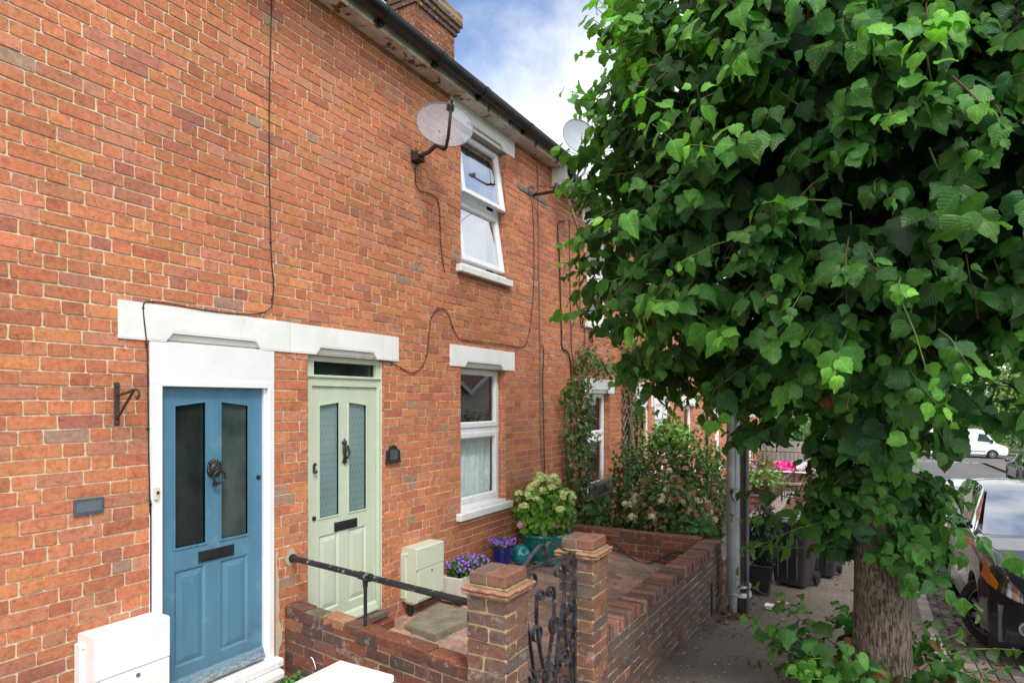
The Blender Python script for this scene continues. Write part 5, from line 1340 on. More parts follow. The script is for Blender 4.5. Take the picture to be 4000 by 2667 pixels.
# ================================================================== house-three garden: climbers and shrubs
DRY = [(.26,.14,.05), (.34,.20,.08), (.18,.10,.04)]
DK = [(.045,.105,.026), (.07,.155,.034), (.032,.075,.022), (.11,.20,.045)]
def climber(name, label, path, spread, n, size, cs, w, seed, D=.10, kind='simple', stem=.014):
    """plant trained on the wall: stems along path (y,z), leaves around them"""
    t = thing(name, label, 'climber', (WX+.1, path[0][0], path[0][1])); rg = np.random.default_rng(seed)
    P3 = [Vector((WX+.06, a, z)) for a, z in path]; sp, _ = catmull(P3, [0]*len(P3), 10); sp = np.array([tuple(p) for p in sp])
    b = MB(); b.tube([tuple(p) for p in sp[::3]], [stem*(1-.7*i/len(sp[::3])) for i in range(len(sp[::3]))], 7)
    for q in range(14):
        i = rg.integers(2, len(sp)-1); a = sp[i]; e = a+np.array([.05+.1*rg.random(), rg.normal(0, spread*1.2), rg.normal(.1, spread)])
        b.tube([tuple(a), tuple((a+e)/2+np.array([0,0,.04])), tuple(e)], [stem*.4,stem*.3,stem*.15], 5, smooth=3)
    b.build('stems', M_stem, t)
    L_ = MB(); i = rg.integers(0, len(sp), n); P = sp[i]+np.stack([np.abs(rg.normal(.02, D, n)), rg.normal(0, spread, n), rg.normal(0, spread*.8, n)], 1)
    P[:,0] = np.maximum(P[:,0], WX+.02)
    leaves(L_, P, rdir(n, rg)*.8+[.15,0,-.6], rdir(n, rg)*.5+[.8,-.3,.35], size*(.6+.8*rg.random(n)), colmix(n, cs, w, rng=rg), kind)
    L_.build('foliage', M_leafs, t); return t
IVY = DK+[(.10,.16,.05), (.16,.15,.07)]
climber('ivy', 'column of ivy climbing the brick left of the ivy house window', [(8.62,-.3),(8.70,.4),(8.66,1.0),(8.72,1.6),(8.70,2.15)], .085, 900, .055, IVY, [3,3,3,1.5,1.5,1], 81, .10, stem=.03)
climber('ivy', 'second thin ivy stem nearest the black cables on the party line', [(8.28,-.3),(8.32,.3),(8.22,.9),(8.15,1.4),(8.12,2.1)], .07, 240, .075, DK+[(.09,.17,.04)], None, 82, .07, stem=.02)
climber('climbing_rose', 'straggly climbing rose arching over the ivy house window lintel', [(8.5,1.2),(8.40,1.9),(8.5,2.35),(8.75,2.55),(9.1,2.5),(9.6,2.38),(10.0,2.35)], .13, 420, .062, DK+DRY[:2], [3,3,2,2,1,1], 83, .12)
climber('climbing_shrub', 'dry topped climber on the brick between the ivy house window and the oak door', [(10.75,-.3),(10.8,.6),(10.85,1.4),(10.8,2.0),(10.7,2.6),(10.75,2.9)], .16, 900, .06, DK+DRY, [3,3,2,1,1.5,1,1], 84, .14, stem=.03)
climber('climbing_rose', 'spread of climbing rose above the oak door', [(10.8,2.3),(11.3,2.75),(12.0,2.9),(12.8,2.8),(13.5,2.6)], .22, 900, .06, DK+DRY+[(.10,.19,.04)], [3,3,2,1,1,1,1,1], 85, .2)
t = thing('trellis', 'grey wooden diamond trellis on the wall left of the oak door', 'trellis', (WX, 10.9, .6))
b = MB()
for k in range(-4, 9):
    for s_ in (-1, 1):
        z_ = .35+k*.17; pts = [(10.6, z_ if s_ > 0 else z_+.55), (11.15, z_+.55 if s_ > 0 else z_)]
        b.tube([(WX+.03+.012*s_, p[0], p[1]) for p in pts], .011, 4)
b.build('lattice', mat('grey_lath', (.30,.27,.24), (.22,.19,.17), 8, .85), t)
t = thing('bare_shrub', 'bare grey woody stems standing in front of the oak door', 'shrub', (-3.45, 10.7, -.3))
b = MB(); rg = np.random.default_rng(86)
for k in range(9):
    a = np.array([-3.45+rg.normal(0,.05), 10.7+rg.normal(0,.06), -.3]); pts = [tuple(a)]; dr_ = np.array([rg.normal(.02,.05), rg.normal(.05,.12), .34])
    for q in range(7): a = a+dr_+rg.normal(0,.04,3); pts.append(tuple(a))
    b.tube(pts, list(np.linspace(.017,.004,8)), 6, smooth=2)
b.build('stems', mat('grey_bark', (.30,.25,.21), (.22,.18,.15), 10, .9), t)

def shrub(name, label, c, r, n, size, cs, w, seed, heads=0, hc=None, droop=.3, lump=.45, nstem=12, hr=.05, cat='shrub', shell=.3, topc=None, tn=0):
    t = thing(name, label, cat, (c[0], c[1], c[2]-r[2])); rg = np.random.default_rng(seed)
    b = MB(); P, d = foliage(b, n, c, r, size, cs, w, 'simple', droop, rg, shell, lump, seed); 
    if tn: foliage(b, tn, (c[0], c[1], c[2]+r[2]*.72), (r[0]*.72, r[1]*.72, r[2]*.30), size*1.05, topc, None, 'simple', .1, rg, .2, .5, seed+3, .8)
    b.build('foliage', M_leafs, t)
    s_ = MB()
    for k in range(nstem):
        e = P[rg.integers(0, n)]; a = np.array([c[0]+rg.normal(0,.08*r[0]), c[1]+rg.normal(0,.08*r[1]), c[2]-r[2]*.95]); m_ = (a+e)/2+np.array([rg.normal(0,.05), rg.normal(0,.05), .08])
        s_.tube([tuple(a), tuple(m_), tuple(e)], [.010,.007,.003], 5, smooth=4)
    s_.build('stems', M_stem, t)
    if heads:
        f = MB()
        for k in range(heads):
            dd = rdir(1, rg)[0]; dd[2] = abs(dd[2])*.8-.2; p = np.array(c)+dd*np.array(r)*(.85+.25*rg.random())
            flowerhead(f, p, hr*(.7+.6*rg.random()), hc[rg.integers(0, len(hc))], 55, rg, .028)
        f.build('flower_heads', M_petal, t)
    return t
HC = [[(.68,.68,.48),(.60,.60,.36)], [(.62,.52,.34),(.50,.36,.2)], [(.30,.17,.07),(.24,.13,.06)], [(.72,.70,.58),(.64,.64,.46)]]
shrub('evergreen_shrub', 'dark glossy evergreen shrub under the ivy house window', (-3.25, 9.35, .45), (.38,.52,.85), 1500, .062, DK+DRY[:1], [4,3,3,1,.8], 91, 9, [HC[2], HC[1]], lump=.75)
shrub('leafy_shrub', 'tall shrub with lime green top in the middle of the ivy house garden', (-2.78, 9.95, .66), (.52,.60,.92), 1800, .074, [(.05,.12,.03),(.08,.17,.035),(.17,.33,.055),(.22,.12,.05),(.035,.075,.022)], [3,3,.6,1.5,2], 92, 26, [HC[2], HC[1]], lump=.75, topc=[(.17,.34,.05),(.22,.40,.07),(.12,.26,.04)], tn=420)
shrub('evergreen_shrub', 'dark shrub just left of the grey steel pole', (-2.15, 9.7, .48), (.42,.50,.82), 1500, .060, DK+DRY[:2], [4,3,3,1.4,.8,.5], 93, 7, [HC[1], HC[2]], lump=.6, topc=[(.14,.28,.05),(.10,.22,.04)], tn=120)
shrub('mophead_shrub', 'low hydrangea with cream and brown flower heads behind the street wall', (-2.50, 8.75, .34), (.62,.42,.52), 1300, .085, [(.07,.16,.035),(.05,.12,.03),(.24,.14,.06),(.32,.19,.08),(.13,.24,.045)], [3,3,2,1.6,1], 94, 34, HC, hr=.058, lump=.3)
shrub('leafy_plant', 'broad leaved green seedling at the foot of the ivy', (-3.45, 8.45, .10), (.22,.30,.36), 160, .11, [(.05,.14,.03),(.07,.19,.035),(.035,.10,.025)], None, 95, cat='plant')
shrub('leafy_plant', 'green broad leaved plant leaning over the corner of the street wall', (-2.02, 8.35, .16), (.26,.22,.20), 170, .10, [(.04,.12,.03),(.06,.17,.035)], None, 96, cat='plant')
t = thing('window_box', 'grey window box of dry grass on the ivy house sill', 'window box', (WX+.1, 9.6, .43))
b = MB(); z_ = .675+HZ[2]; b.box(WX+.005, WX+.17, 9.12, 10.0, z_+.003, z_+.16, .006); b.build('box', M_blackp if False else mat('lead_box', (.09,.095,.10), (.07,.072,.075), rough=.6), t)
b = MB(); rg = np.random.default_rng(97)
for k in range(60):
    a = np.array([WX+.09+rg.normal(0,.03), rg.uniform(9.15,9.97), z_+.14]); e = a+np.array([rg.normal(0,.05), rg.normal(0,.06), .08+.16*rg.random()]); b.tube([tuple(a), tuple(e)], [.003,.0015], 4)
b.build('dry_grass', mat('straw', (.34,.25,.11), (.25,.18,.08), rough=.9), t)
# ================================================================== pole, bins, planter on the pavement
M_galv = mat('galvanised_steel', (.34,.37,.385), (.25,.275,.29), 2.2, .38, metal=.55, bump=.12, bscale=30, c3=(.45,.48,.5), s3=6, t3=.62)
M_pole = mat('creosoted_pole', (.050,.034,.028), (.03,.022,.02), 6, .8, bump=.5, bscale=40)
PX, PY = -1.40, 7.93
t = thing('telegraph_pole', 'dark wooden pole with a galvanised steel guard standing at the wall end', 'pole', (PX, PY, gz(PY)))
b = MB(); b.tube([(PX, PY, gz(PY)-.4), (PX, PY, 2), (PX, PY, 6.9)], [.118,.112,.095], 20); b.build('pole', M_pole, t, True)
b = MB(); g0 = gz(PY); fx_, fy_ = PX-.01, PY-.122          # half-round steel guard on the side facing up the street
pr = [(.082*math.cos(q), -.075*math.sin(q)) for q in np.linspace(-.15, PI+.15, 15)]
pr = pr+[(p[0]*.93, p[1]*.93+.003) for p in pr[::-1]]
b.prism(pr, lambda a, c, d: (fx_-.035+a, fy_+.03+c, d), g0+.28, 4.6)
for zz_ in np.arange(g0+.5, 4, .62): b.box(fx_-.13, fx_-.105, fy_+.02, fy_+.035, zz_, zz_+.03, .002); b.box(fx_+.04, fx_+.06, fy_+.02, fy_+.035, zz_, zz_+.03, .002)
b.build('steel_guard', M_galv, t, smooth='auto')
b = MB(); b.tube([(fx_-.035, fy_+.02, g0+.29), (fx_-.035, fy_+.015, g0+.2), (fx_-.035, fy_+.01, g0+.0)], [.062,.05,.044], 14); b.tube([(fx_-.035, fy_+.015, g0+.24), (fx_-.035, fy_+.015, g0+.26)], [.066,.066], 14); b.build('guard_foot', mat('bright_steel', (.50,.53,.55), (.38,.4,.42), 5, .3, metal=.7), t, smooth='auto')
b = MB(); b.tube([(PX+.105, PY-.07, g0+.02), (PX+.105, PY-.07, 4.5)], .021, 10); b.build('conduit', M_galv, t, True)
b = MB(); b.tube([(PX+.02, PY-.005, g0+.22), (PX+.02, PY-.005, g0+.27)], .121, 20); b.tube([(PX+.02, PY-.005, g0+.33), (PX+.02, PY-.005, g0+.36)], .121, 20); b.build('white_band', mat('band', (.62,.62,.62), (.2,.2,.2), 25, .6), t)
b = MB(); b.box(PX+.08, PX+.10, PY-.125, PY-.12, 1.65, 1.80); b.build('yellow_tag', mat('yellow_tag', (.75,.55,.03), rough=.5), t)
b = MB(); [b.tube([(PX+.122*math.cos(q), PY+.122*math.sin(q), z_) for q in np.linspace(0, 2*PI, 25)], .006, 5) for z_ in (.75, 1.5, 2.3)]; b.build('strap', M_blackp, t)

M_bin = mat('bin_plastic', (.030,.027,.036), (.042,.036,.046), 3, .42, bump=.08, c3=(.07,.06,.065), s3=5, t3=.66)
def wheelie_bin(label, x, y, rz, s=1.0):
    t = thing('wheelie_bin', label, 'wheelie bin', (x, y, gz(y)), rz, 'wheelie bins on the pavement')
    b = MB(); hw0, hw1, hd0, hd1, z0, z1 = .215*s, .285*s, .20*s, .30*s, .05, .93*s
    def ring(hw, hd, z, r=.05):
        o = []
        for cx_, cy_, a0 in ((hw-r, hd-r, 0), (-hw+r, hd-r, PI/2), (-hw+r, -hd+r, PI), (hw-r, -hd+r, 1.5*PI)):
            o += [(cx_+r*math.cos(a0+q), cy_+r*math.sin(a0+q), z) for q in np.linspace(0, PI/2, 5)]
        return o
    R_ = [ring(hw0, hd0, z0), ring(hw0+(hw1-hw0)*.86, hd0+(hd1-hd0)*.86, .80*s), ring(hw1-.005, hd1-.005, .82*s), ring(hw1, hd1, z1-.04), ring(hw1+.025, hd1+.02, z1-.03), ring(hw1+.025, hd1+.02, z1)]
    n = len(R_[0]); b.add([p for r_ in R_ for p in r_], [[i*n+k, i*n+(k+1) % n, (i+1)*n+(k+1) % n, (i+1)*n+k] for i in range(5) for k in range(n)]+[list(range(n))[::-1]])
    for e in (-.13, 0, .13): b.box(e*s-.012, e*s+.012, -hd1*.93, -hd1*.78, .15, .76*s, .005)
    b.build('body', M_bin, t, smooth='auto', local=True)
    b = MB(); R2 = [ring(hw1+.03, hd1+.035, z1+.004), ring(hw1+.032, hd1+.035, z1+.03, .06), ring(hw1-.01, hd1-.02, z1+.062, .08), ring(hw1*.55, hd1*.5, z1+.085, .08)]
    b.add([p for r_ in R2 for p in r_], [[i*n+k, i*n+(k+1) % n, (i+1)*n+(k+1) % n, (i+1)*n+k] for i in range(3) for k in range(n)]+[[3*n+k for k in range(n)], list(range(n))[::-1]])
    lid = b.build('lid', M_binlid, t, smooth='auto', local=True)
    b = MB(); b.tube([(-hw1*.8, hd1+.07, z1-.02), (hw1*.8, hd1+.07, z1-.02)], .016, 8)
    for e in (-.8, 0, .8): b.box(hw1*e-.015, hw1*e+.015, hd1, hd1+.075, z1-.035, z1-.005)
    b.build('handle', M_bin, t, local=True)
    for e in (-1, 1):
        b = MB(); b.tube([(e*(hw0+.0), hd0+.03, .1), (e*(hw0+.05), hd0+.03, .1)], .1, 20); b.tube([(e*(hw0+.045), hd0+.03, .1), (e*(hw0+.056), hd0+.03, .1)], .05, 12); b.build('wheel', M_blackp, t, smooth='auto', local=True)
    return t
M_binlid = mat('bin_lid', (.085,.085,.10), (.12,.12,.135), 3, .35, bump=.06)
wheelie_bin('dark wheelie bin nearest the telegraph pole with greyish lid', -1.00, 9.95, math.radians(-14))
wheelie_bin('dark wheelie bin standing farther down the pavement, right of the other', -.72, 10.95, math.radians(-6))
t = thing('planter_box', 'black tapered plastic planter on the pavement beside the telegraph pole', 'planter', (-1.33, 9.12, gz(9.12)))
b = MB(); z0 = gz(9.12)-.02
for k in range(1):
    v = [(-1.33+a*(.105 if z == 0 else .15), 9.12+c*(.105 if z == 0 else .15), z0+(.42 if z else 0)) for z in (0,1) for a, c in ((-1,-1),(1,-1),(1,1),(-1,1))]
    b.add(v, [[0,1,5,4],[1,2,6,5],[2,3,7,6],[3,0,4,7],[3,2,1,0]]); b.box(-1.49, -1.17, 8.96, 9.28, z0+.40, z0+.43, .008)
b.build('pot', M_blackp, t)
shrub('conifer', 'dark feathery conifer growing in the black planter behind the pole', (-1.30, 9.12, .02), (.22,.22,.40), 1500, .06, [(.018,.045,.022),(.03,.06,.03),(.022,.035,.02)], None, 98, shell=.2)
t = thing('litter_tray', 'small white takeaway tray and yellow scrap at the foot of the pole', 'litter', (-1.12, 8.25, gz(8.25)))
b = MB(); z0 = gz(8.3)-.01; b.add([(-1.17,8.3,z0+.06),(-1.03,8.28,z0+.06),(-1.02,8.4,z0+.06),(-1.16,8.42,z0+.06),(-1.15,8.32,z0+.01),(-1.05,8.31,z0+.01),(-1.04,8.38,z0+.01),(-1.14,8.39,z0+.01)], [[0,1,5,4],[1,2,6,5],[2,3,7,6],[3,0,4,7],[4,5,6,7]]); b.build('tray', M_gloss, t)
b = MB(); b.sphere(-1.0, 8.62, z0+.03, .03, 10, 6, (2.6,1,.5)); b.build('scrap', mat('yellow_scrap', (.55,.48,.08), rough=.6), t)

# fallen leaves and bits on the pavement
rg = np.random.default_rng(101); fl = MB(); n = 250
y_ = np.concatenate([rg.uniform(4.5, 11.5, 60), rg.normal(7.9, .22, 150), rg.uniform(4.6, 9, 40)]); x_ = np.concatenate([rg.uniform(-1.6, .6, 60), -1.52+np.abs(rg.normal(0,.13,150)), rg.normal(-1.5,.12,40)])
x_ = np.maximum(x_, -1.62)
P = np.stack([x_, y_, np.array([gz(q) for q in y_])+.012-.012*(x_+1.7)+.03*rg.random(n)*(np.abs(y_-7.9) < .4)], 1)
leaves(fl, P, rdir(n, rg)*[1,1,.25], rdir(n, rg)*.45+[0,0,1], (.035+.05*rg.random(n))*np.where(np.arange(n) < 210, 1, .7), colmix(n, [(.20,.10,.045),(.26,.14,.06),(.13,.07,.035),(.30,.20,.10)], None, rg), 'simple')
m_ = 2600; y2 = rg.uniform(3.6, 12, m_); x2 = rg.uniform(-1.62, .6, m_)
P = np.stack([x2, y2, np.array([gz(q) for q in y2])+.008-.012*(x2+1.7)], 1)
leaves(fl, P, rdir(m_, rg)*[1,1,.05], rdir(m_, rg)*.2+[0,0,1], .012+.03*rg.random(m_)**2, colmix(m_, [(.34,.26,.13),(.26,.18,.09),(.42,.34,.20),(.16,.09,.05)], None, rg), 'tiny')
y3 = rg.uniform(6, 12, 260); x3 = rg.uniform(XR+.02, XR+.55, 260); P = np.stack([x3, y3, np.array([gz(q) for q in y3])-.095], 1)
leaves(fl, P, rdir(260, rg)*[1,1,.2], rdir(260, rg)*.4+[0,0,1], .03+.06*rg.random(260), colmix(260, [(.20,.095,.035),(.26,.14,.06),(.13,.065,.03)], None, rg), 'simple')
tag(fl.build('fallen_leaves', M_leafs), 'scatter of dry brown leaves and lime bracts on the pavement', 'leaf litter', kind='stuff')

# ================================================================== far front gardens
def low_wall(label, A, B, z1, thick=.22, pal=GARDEN_PAL, h=1.2, m=None):
    t = thing('front_garden_wall', label, 'wall', ((A[0]+B[0])/2, (A[1]+B[1])/2, z1-h))
    b = MB(); brick_block(b, A, B, thick, z1-h, z1-.05, pal=pal, pattern='garden', top=None); b.build('wall', m or M_dark_brick, t)
    c = MB(); d = np.array(B)-np.array(A); L_ = np.hypot(*d); obox(c, A, d/L_, -.01, L_+.01, -.025, thick+.025, z1-.05, z1, .008); c.build('coping', M_conc2, t); return t
M_conc2 = mat('grey_coping', (.22,.18,.155), (.15,.125,.11), 6, .9, bump=.4)
low_wall('low brick street wall of the ivy house garden behind the pole and bins', (-1.66, 8.2), (-1.66, 12.3), -.10)
low_wall('brick cross wall with the terracotta pot on it', (-3.8, 12.36), (-1.66, 12.40), .16)
low_wall('dark brick street wall beyond the terracotta pot', (-1.66, 12.65), (-1.66, 16.8), -.32)
low_wall('brick cross wall in front of the flower bed', (-3.8, 17.0), (-1.5, 17.05), -.16)
low_wall('street wall beside the iron railing', (-1.66, 17.4), (-1.66, 21.2), -.75)
t = thing('terracotta_pot', 'brown clay bowl pot standing on the cross wall right of the pole', 'flower pot', (-1.83, 12.52, .16))
b = MB(); b.lathe([(.10,0),(.13,.03),(.185,.15),(.205,.165),(.205,.195),(.185,.2),(.17,.15),(0,.15)], -1.83, 12.5, .16, 28); b.build('pot', mat('brown_clay', (.13,.062,.035), (.09,.045,.03), 6, .7), t, smooth='auto')
shrub('pot_plant', 'bright green trailing plant in the brown clay bowl', (-1.78, 12.45, .48), (.36,.34,.26), 260, .075, [(.13,.26,.05),(.10,.20,.04),(.18,.30,.07)], None, 111, droop=.2, cat='plant')
t = thing('flower_bed', 'raised brick bed packed with pink and white flowers in front of the fence', 'flower bed', (-2.6, 21.9, -1.3))
b = MB(); brick_block(b, (-3.7, 21.55), (-1.55, 21.55), .5, -1.9, -.36, pal=GARDEN_PAL, top=None); b.box(-3.72, -1.53, 21.5, 21.62, -.36, -.32, .006); b.build('brick_edge', M_dark_brick, t)
b = MB(); rg = np.random.default_rng(112); n = 900; P = np.stack([rg.uniform(-3.7,-1.6,n), rg.uniform(21.6,22.5,n), -.36+.22*rg.random(n)], 1)
leaves(b, P, rdir(n, rg), rdir(n, rg)+[0,-.5,1], .07, colmix(n, GRN, None, rg), 'simple'); b.build('foliage', M_leafs, t)
b = MB(); n = 520; P = np.stack([rg.uniform(-3.75,-1.6,n), rg.uniform(21.5,22.5,n), -.30+.20*rg.random(n)], 1)
cc = np.where((np.sin(P[:,0]*3.2+.6) > .25)[:,None], [(.80,.78,.80)], [(.80,.06,.35)]); cc = np.where((rg.random(n) < .12)[:,None], [(.60,.02,.05)], cc); cc = np.where((rg.random(n) < .2)[:,None], [(.82,.25,.55)], cc)
for q in range(5):
    th = 2*PI*q/5; leaves(b, P, np.stack([np.full(n, math.cos(th)), rg.normal(-.1,.2,n), np.full(n, math.sin(th))], 1), rdir(n, rg)*.3+[.1,-1,.5], .075, cc, 'petal')
b.build('flowers', M_petal, t)
def railing(label, A, B, zt, h, n):
    t = thing('iron_railing', label, 'railing', (*((np.array(A)+np.array(B))/2), zt-h)); b = MB(); A, B = np.array(A), np.array(B)
    for z in (zt, zt-h+.08): b.tube([(*A, z), (*B, z)], .014, 6)
    for i in range(n+1):
        p = A+(B-A)*i/n; b.tube([(*p, zt-h), (*p, zt)], .020 if i in (0, n) else .009, 6)
    b.build('bars', M_black, t)
railing('long black iron railing in front of the grey fence', (-3.8, 24.4), (-1.1, 24.6), .06, 1.5, 18)
railing('short black iron railing beside the steps, nearer than the flower bed', (-1.75, 15.0), (-1.72, 17.2), .14, 1.15, 5)
railing('black handrail going down the steps right of the flower bed', (-1.6, 18.3), (-1.35, 21.2), -.30, .9, 6)
t = thing('brick_pier', 'stepped orange brick pier at the end of the far garden wall', 'pier', (-1.2, 21.5, -1.6))
b = MB()
for k, (x0, x1, z1) in enumerate(((-1.52, -.75, -.02), (-1.22, -.75, .18), (-.98, -.75, .36))): brick_block(b, (x0, 21.3+.004*k), (x1, 21.3+.004*k), .24, -1.9, z1, pal=[((.42,.16,.07),3),((.34,.12,.06),2)], mortar=(.42,.36,.27))
b.build('brickwork', M_garden, t)
shrub('bare_shrub', 'thin dry orange-brown shrub in front of the railing', (-3.05, 21.2, .12), (.55,.4,.42), 300, .05, [(.30,.17,.07),(.24,.13,.05),(.18,.17,.06)], None, 113, nstem=40, shell=.15)
t = thing('timber_fence', 'tall grey weathered board fence closing the end of the terrace', 'fence', (-3.5, 27, -1.7))
rg = np.random.default_rng(114); M_fence = attr_mat('fence_board', .9, .2, .5, 30, .2); b = MB()
for k in range(52):
    x0 = -7.2+k*.125; g_ = rg.uniform(.85, 1.12); b.box(x0, x0+.118, 27.0+.006*(k % 2), 27.02+.006*(k % 2), -2.0, .30+rg.normal(0,.006), .003, tuple(np.array((.30,.275,.25))*g_))
b.build('boards', M_fence, t)
b = MB(); [b.box(-7.2, -.7, 27.03, 27.09, z, z+.08) for z in (-1.4, -.6, .1)]; b.build('rails', M_wood, t)
GT = [(.06,.14,.03), (.085,.19,.04), (.04,.10,.022), (.12,.22,.05)]
shrub('garden_bush', 'green bush showing over the grey board fence', (-3.3, 27.9, .55), (1.3,.8,.9), 1500, .16, GT, None, 115, cat='bush')

# ================================================================== hedge and trees beyond the junction
def big_tree(label, c, r, n, size, cs, seed, trunk=True):
    t = thing('distant_tree', label, 'tree', (c[0], c[1], gz(c[1])), group='trees beyond the junction'); rg = np.random.default_rng(seed)
    b = MB(); foliage(b, n, c, r, size, cs, None, 'simple', .3, rg, .45, .55, seed); foliage(b, n//2, (c[0]-r[0]*.4, c[1], c[2]-r[2]*.35), (r[0]*.7, r[1]*.8, r[2]*.55), size, cs, None, 'simple', .3, rg, .4, .5, seed+5); b.build('crown', M_leafs, t)
    b = MB(); z0 = gz(c[1])-.2; b.tube([(c[0], c[1], z0), (c[0]+.1, c[1], z0+(c[2]-z0)*.5), (c[0], c[1], c[2]+r[2]*.3)], [.28,.2,.08], 10)
    for k in range(5):
        a = k*1.26; b.tube([(c[0]+.08, c[1], z0+(c[2]-z0)*(.5+.06*k)), (c[0]+math.cos(a)*r[0]*.3, c[1]+math.sin(a)*r[1]*.3, c[2]), (c[0]+math.cos(a)*r[0]*.6, c[1]+math.sin(a)*r[1]*.6, c[2]+r[2]*.3)], [.10,.07,.03], 6, smooth=3)
    b.build('trunk', M_stem, t)
LT = [(.13,.22,.05), (.10,.18,.04), (.17,.26,.07), (.07,.13,.03)]
big_tree('light green tree behind the white van', (9.5, 80, 2.4), (5.0,4,4.6), 2600, .42, LT, 201)
big_tree('darker tree left of the light green tree', (2.5, 78, 3.6), (4.5,4,5.5), 2400, .42, GT, 202)
big_tree('tall far tree at the right picture edge', (16, 86, 4.5), (5,4,6.5), 2400, .45, LT[:2]+GT[:2], 203)
big_tree('far tree behind the board fence', (-8, 82, 3.5), (6,4,6), 2400, .45, GT, 204)
t = thing('hedge', 'long clipped green hedge along the far side of the junction', 'hedge', (8, 69.5, gz(69.5)))
b = MB(); rg = np.random.default_rng(205); n = 9000; X_ = rg.uniform(-14, 26, n); th = rg.random(n)*PI
P = np.stack([X_, 69.6-1.3*np.cos(th)*(.75+.3*rg.random(n)), gz(69)+2.3*np.sin(th)**.55*(.85+.3*np.array([mnoise.noise(Vector((q*.6, 2, 0))) for q in X_]))*(.9+.1*rg.random(n))+.1], 1)
leaves(b, P, rdir(n, rg)+[0,-.3,-.2], rdir(n, rg)*.7+np.stack([0*th, -np.cos(th), np.sin(th)], 1), .22+.1*rg.random(n), colmix(n, GT+LT[:2], None, rg), 'simple'); b.build('foliage', M_leafs, t)

# across the street: only ever seen mirrored in the window panes
t = thing('gabled_house', 'pale rendered house with a dark gable, mirrored in the lower window', 'house', (14, 27, gz(27)))
b = MB(); x0, x1, z0 = 10.2, 18, gz(27)-.4; ze, zr = 2.3, 4.5; gy = [(19.0, 23.0, 27.0), (27.0, 31.0, 35.0)]
v = [(0,0)]; pf = [(19,z0),(35,z0),(35,ze),(31,zr),(27,ze),(23,zr),(19,ze)]
b.prism(pf, lambda p, q, d: (d, p, q), x0, x1); b.build('wall', mat('cream_render', (.66,.60,.50), (.60,.55,.45), 3, .85), t)
b = MB()
for a, m_, c_ in gy:
    for p, q in ((a, m_), (c_, m_)): b.prism([(p, ze), (q, zr), (q, zr+.18), (p, ze+.18)], lambda p_, q_, d: (d, p_, q_), x0-.25, x1)
b.build('roof', M_roof, t)
b = MB()
for a, m_, c_ in gy:
    for p, q in ((a, m_), (c_, m_)): b.prism([(p, ze-.10), (q, zr-.10), (q, zr+.12), (p, ze+.12)], lambda p_, q_, d: (d, p_, q_), x0-.31, x0-.26)
b.build('bargeboard', M_gloss, t)
for a in (22.3, 30.3): b = MB(); b.box(x0-.05, x0+.05, a, a+1.3, .2, 1.6); b.build('window', M_frost_grey, t)
shrub('street_bush', 'rounded green bush across the street, mirrored in the lower window', (9.2, 26.6, -.35), (.8,2.4,1.5), 1500, .17, GT, None, 206, cat='bush')

# ================================================================== vehicles
def paint_mat(name, c, c2, rough=.18): 
    m = mat(name, c, c2, 2, rough, bump=.0, coat=.8, spec=.5); return m
M_carb = paint_mat('black_car_paint', (.010,.010,.014), (.013,.012,.017)); M_cars = paint_mat('silver_car_paint', (.52,.55,.58), (.48,.51,.54)); M_vanw = paint_mat('white_van_paint', (.80,.82,.84), (.76,.78,.80), .25)
M_tyre = mat('tyre_rubber', (.016,.016,.017), (.024,.023,.023), 9, .8, bump=.2)
M_rim = mat('alloy_rim', (.48,.48,.49), (.40,.40,.41), 5, .3, metal=.8, bump=.02)
M_lamp = glass_mat('lamp_lens', (.85,.88,.9), 2.2, .03, .1); M_chrome = mat('chrome', (.75,.75,.76), rough=.12, metal=1.0, bump=0)
M_amber = mat('amber_lens', (.60,.17,.01), (.5,.13,.01), rough=.2, bump=0, coat=.6)
M_screen = glass_mat('windscreen_glass', (.35,.42,.42), 2.0, .0, .42); M_cabin = mat('cabin_trim', (.05,.052,.055), (.03,.03,.032), rough=.7)

